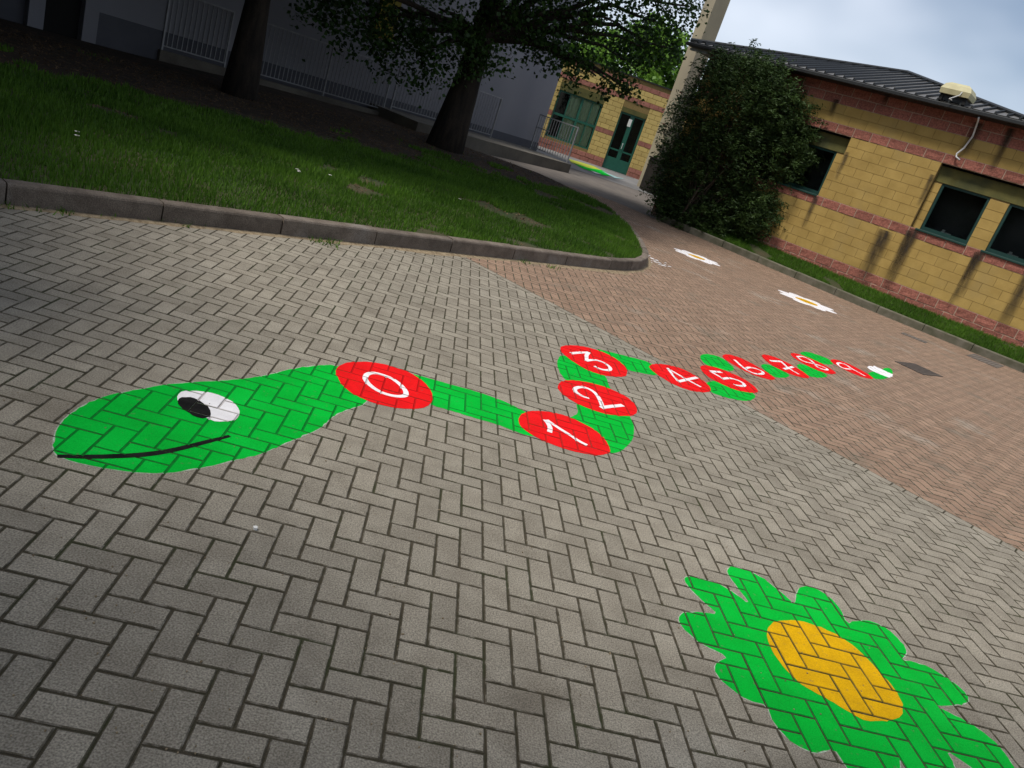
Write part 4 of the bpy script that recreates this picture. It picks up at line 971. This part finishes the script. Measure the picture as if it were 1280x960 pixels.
for _ in range(46):
    a = random.uniform(0, 6.28); r = 5.4 * math.sqrt(random.uniform(.01, 1)); z = random.uniform(5.0, 9.6)
    cl2.append(((b2[0] + r * math.cos(a), b2[1] + r * math.sin(a), z), (random.uniform(1.2, 1.8),) * 3))
tree('lime_tree', b2, 9.5, .27, cl2, 760, .15, MAT['leaf'], 'slimmer tree trunk standing in the shade before the plinth railing', group='trees on the lawn', forkz=3.2)
# unseen shade trees, added left and behind the camera to darken lawn and paving
for (x, y, R_, n) in ((-12.5, 13.0, 4.2, 36), (-8.4, 10.6, 4.3, 44), (-9.4, 5.6, 3.4, 34), (-8.6, .6, 2.8, 24), (-3.2, -4.9, 2.6, 28), (1.0, -4.7, 2.4, 26)):
    cl = []
    for _ in range(n):
        a = random.uniform(0, 6.28); r = random.uniform(.3, R_); cl.append(((x + r * math.cos(a), y + r * math.sin(a), random.uniform(3.9, 8.8)), (random.uniform(1.1, 1.7),) * 3))
    tree('lime_tree', np.array([x, y, .15 if x < -5 else .0]), 9, .26, cl, 300, .30, MAT['leaf'], 'leafy tree out of view, added to shade the lawn and near paving', group='added shade trees out of view', forkz=3.2)
# bright trees beyond the far building
for (px, py, y, rr, lab, lst) in ((800, 95, 43, 2.6, 'bright green tree behind the far building beside the pillar', [(755, 80), (770, 110), (795, 60), (800, 105), (820, 80), (838, 60), (830, 110), (850, 90), (815, 45)]), (720, 70, 47, 2.6, 'light green tree behind the far building near the grey wall', [(700, 60), (730, 45), (745, 70), (760, 60), (735, 95), (755, 105), (705, 90)])):
    bs = at_depth(px, py, y); base = np.array([bs[0], y, 1.0]); cl = [(at_depth(a, b, y + random.uniform(-1, 1)), (1.25, 1.25, 1.1)) for a, b in lst]
    tree('garden_tree', base, bs[2] * 1.1, .22, cl, 520, .26, MAT['leaf_b'], lab, group='trees beyond the far building', forkz=1.5)

# ---- big evergreen shrub against the wall
def Wp(s, d, z): return np.array([WALLC / 2 + (s + d) * S2, WALLC / 2 + (-s + d) * S2, z])
bush = empty('evergreen_shrub', tuple(Wp(-8.9, -.55, .25))); tag(bush, 'large dark evergreen shrub against the yellow block wall', 'shrub')
base = np.array(bush.location); yb = base[1]
sp = [(850, 225, .62), (845, 255, .50), (870, 200, .70), (875, 250, .70), (865, 165, .62), (885, 140, .75), (890, 105, .55), (905, 200, .85), (915, 250, .80), (925, 155, .85), (930, 110, .72), (945, 200, .85), (950, 245, .72), (940, 270, .55), (965, 160, .75), (965, 120, .60), (985, 200, .55), (985, 175, .50), (975, 230, .5), (905, 88, .40), (935, 88, .38), (965, 95, .36), (905, 275, .5), (875, 272, .42), (1000, 150, .30), (1000, 205, .30), (838, 200, .35), (990, 130, .34), (860, 270, .42), (890, 285, .42), (920, 288, .45), (945, 290, .40), (1003, 180, .32), (835, 262, .36), (955, 275, .5), (828, 235, .3), (965, 255, .5), (940, 285, .48), (925, 262, .55), (978, 245, .42), (850, 278, .34), (872, 286, .38), (905, 292, .40), (930, 298, .36), (950, 262, .5)]
C, shd = [], []; tb = MB()
for (px, py, r) in sp:
    c = at_depth(px, py, yb + random.uniform(-.25, .25) - (px - 900) * .0085 - (.3 if py > 255 else 0)); r = r * .88; n = int(6500 * r * r) + 400
    sub = n // 14; cc = ball(sub, c - base, (r, r, r * 1.0), .35); dirs = RNG.normal(size=(sub, 3)) + (cc - (c - base)) / r * 1.2 + np.array([0, 0, .5]); dirs /= np.linalg.norm(dirs, axis=1)[:, None]
    tt = RNG.uniform(0, .34, (sub, 14, 1)); pts = cc[:, None, :] + dirs[:, None, :] * tt + RNG.normal(0, .025, (sub, 14, 3)); C.append(pts.reshape(-1, 3)); shd.append(np.repeat(RNG.uniform(0, .65, sub), 14))
    for _ in range(13):
        v = RNG.normal(size=3) + np.array([0, -.2, .55]); v /= np.linalg.norm(v); L = RNG.uniform(.2, .62); t2 = RNG.uniform(0, 1, (34, 1)); st = c - base + v * r * .85
        C.append(st + v * L * t2 + np.array([0, 0, -.12]) * t2 ** 2 + RNG.normal(0, 1, (34, 3)) * (.05 * (1.15 - t2))); shd.append(np.full(34, RNG.uniform(.2, .7)))
    limb(tb, (RNG.normal(0, .15), RNG.normal(0, .1), -.15), c - base, .035, .008, .05, 5)
tb.build('stem', MAT['twig'], bush, True)
C = np.concatenate(C); link('foliage', mesh_np('foliage', leaves(C, .095, .28, .15), 4, MAT['yew'], np.clip(np.concatenate(shd) + RNG.uniform(0, .4, len(C)), 0, 1)), bush)
# wispy shoots above the shrub
wb_ = MB(); WC = []
for (px, py) in ((922, 62), (985, 74), (975, 72), (912, 66), (1000, 110), (1012, 128), (1008, 190), (995, 78), (940, 70), (1018, 165), (1020, 188), (1015, 205), (1008, 225), (1002, 240), (990, 255), (1018, 145), (955, 70), (895, 72), (882, 92), (868, 118), (850, 150), (1005, 95), (968, 66), (930, 66), (1012, 112), (822, 215), (826, 190)):
    c = at_depth(px, py, yb) - base; s0 = c + np.array([-.1, .1, -.45]); wb_ = MB(); limb(wb_, s0, c, .008, .003, .05, 4); wb_.build('shoot', MAT['twig'], bush); t_ = RNG.uniform(.1, 1, 46)[:, None]; WC.append(s0 + (c - s0) * t_ + RNG.normal(0, .05, (46, 3)))
WC = np.concatenate(WC); link('shoot_leaves', mesh_np('shoot_leaves', leaves(WC, .10, .4, -.1), 4, MAT['yew'], RNG.uniform(.2, 1, len(WC))), bush)
# ---- flowering climber at the left of the shrub
rs = at(826, 262); ro_ = empty('climbing_rose', (rs[0] + .25, rs[1] + .6, rs[2])); tag(ro_, 'loose climbing rose with a few blossoms in front of the pillar foot', 'climbing plant'); base = np.array(ro_.location)
C, tb, bl, br = [], MB(), [], []
for (px, py, r) in ((842, 140, .38), (855, 165, .42), (832, 175, .36), (838, 200, .42), (850, 130, .28), (862, 120, .30), (836, 225, .45), (828, 245, .36), (870, 145, .35), (830, 160, .22), (846, 185, .4)):
    c = at_depth(px, py, base[1]); n = int(1500 * r * r) + 60; C.append(ball(n, c - base, (r, r, r), .2)); limb(tb, (0, 0, -.1), c - base, .02, .006, .06, 6)
    bl.append(c - base + RNG.normal(0, r * .5, 3) + np.array([0, -.3, 0]))
tb.build('stem', MAT['twig'], ro_, True); C = np.concatenate(C)
link('foliage', mesh_np('foliage', leaves(C, .085, .6, .2), 4, MAT['rose'], RNG.uniform(0, 1, len(C))), ro_)
def blossom(p, m, r):
    b = MB()
    for k in range(6):
        a = k * 1.047; b.add([p, p + r * np.array([math.cos(a - .5), math.sin(a - .5) * .6 - .3, .35]), p + r * 1.25 * np.array([math.cos(a), math.sin(a) * .6 - .4, .25]), p + r * np.array([math.cos(a + .5), math.sin(a + .5) * .6 - .3, .35])], [(0, 1, 2, 3)])
    b.build('blossom', m, ro_)
for i, p in enumerate(bl): blossom(p, MAT['blossom_w' if i % 3 else 'blossom_r'], .06)
for (px, py) in ((889, 124), (876, 160), (882, 131)): blossom(at_depth(px, py, base[1] - 1.0) - base, MAT['blossom_r'], .07)

# ================================================================ SMALL THINGS
def weed(px, py, n, h, lab):
    q = at(px, py); e = empty('weed_tuft', tuple(q)); tag(e, lab, 'weed', 'weeds growing at the kerb foot'); P = np.zeros((n, 3)); P[:, :2] = RNG.normal(0, .035, (n, 2)) * np.array([1.6, 1.6])
    link('blade', mesh_np('blade', blades(P, h, .012, 1.3), 3, MAT['grass'], RNG.uniform(.2, 1, n)), e)
for (px, py, n) in ((74, 263, 90), (50, 261, 40), (185, 272, 60), (226, 279, 80), (205, 276, 50), (336, 286, 60), (405, 304, 50), (412, 303, 50), (654, 328, 30), (2, 255, 60), (120, 267, 30), (690, 335, 20)):
    weed(px, py, n, .05, 'small green weed tuft in the joint at the lawn kerb foot')
def flower_dot(px, py):
    q = at(px, py, .15); e = empty('lawn_daisy', (q[0], q[1], q[2] - .01)); tag(e, 'tiny white daisy in the short lawn grass', 'flower', 'daisies in the lawn')
    MB().tube([(0, 0, 0), (0, 0, .07)], .003, 5).build('stalk', MAT['grass'], e)
    b = MB()
    for k in range(8):
        a = k * math.pi / 4; b.add([(0, 0, .07), ((.016) * math.cos(a - .3), .016 * math.sin(a - .3), .078), (.026 * math.cos(a), .026 * math.sin(a), .076), (.022 * math.cos(a + .3), .022 * math.sin(a + .3), .078)], [(0, 1, 2, 3)])
    b.build('petals', MAT['blossom_w'], e)
for (px, py) in ((95, 173), (95, 178), (370, 218), (372, 221), (372, 220), (411, 225), (573, 254)): flower_dot(px, py)
def scrap(px, py, r, lab):
    q = at(px, py); b = MB(); pts = [(q[0] + r * math.cos(a) * random.uniform(.6, 1.2), q[1] + r * math.sin(a) * random.uniform(.6, 1.2)) for a in np.linspace(0, 6.28, 8)[:-1]]; b.prism(pts, .002, .012); tag(b.build('paper_scrap', MAT['skin']), lab, 'litter')
scrap(319, 662, .011, 'tiny white paper scrap on the grey pavers below the snake head')
def droppings():
    b = MB()
    for (px, py, n, w) in ((804, 317, 10, .09), (815, 325, 14, .16), (828, 330, 8, .12)):
        q = at(px, py)
        for _ in range(n):
            x, y = q[0] + random.gauss(0, w), q[1] + random.gauss(0, w); r = random.uniform(.015, .045); b.prism([(x + r * math.cos(a), y + r * .7 * math.sin(a)) for a in np.linspace(0, 6.28, 7)[:-1]], .002, .006)
    tag(b.build('paint_spill', MAT['white']), 'white paint splashes on the pavers at the rounded kerb tip', 'paint', kind='stuff')
droppings()

def crumbs():
    b = MB()
    for _ in range(300):
        px, py = random.uniform(0, 1280), random.uniform(300, 960); q = at(px, py)
        if q[1] - q[0] > CK - .02 or q[0] + q[1] > CR - .1: continue
        r = random.uniform(.0012, .0034) * (1 + .5 * (random.random() < .1)); a0 = random.uniform(0, 6)
        b.prism([(q[0] + r * math.cos(a0 + a) * random.uniform(.6, 1.3), q[1] + r * math.sin(a0 + a) * random.uniform(.6, 1.3)) for a in np.linspace(0, 6.28, 6)[:-1]], q[2] + .0005, q[2] + .003 + r * .5)
    tag(b.build('crumbs', MAT['sand']), 'grit and crumbs scattered over the paving', 'grit', kind='stuff')
crumbs()
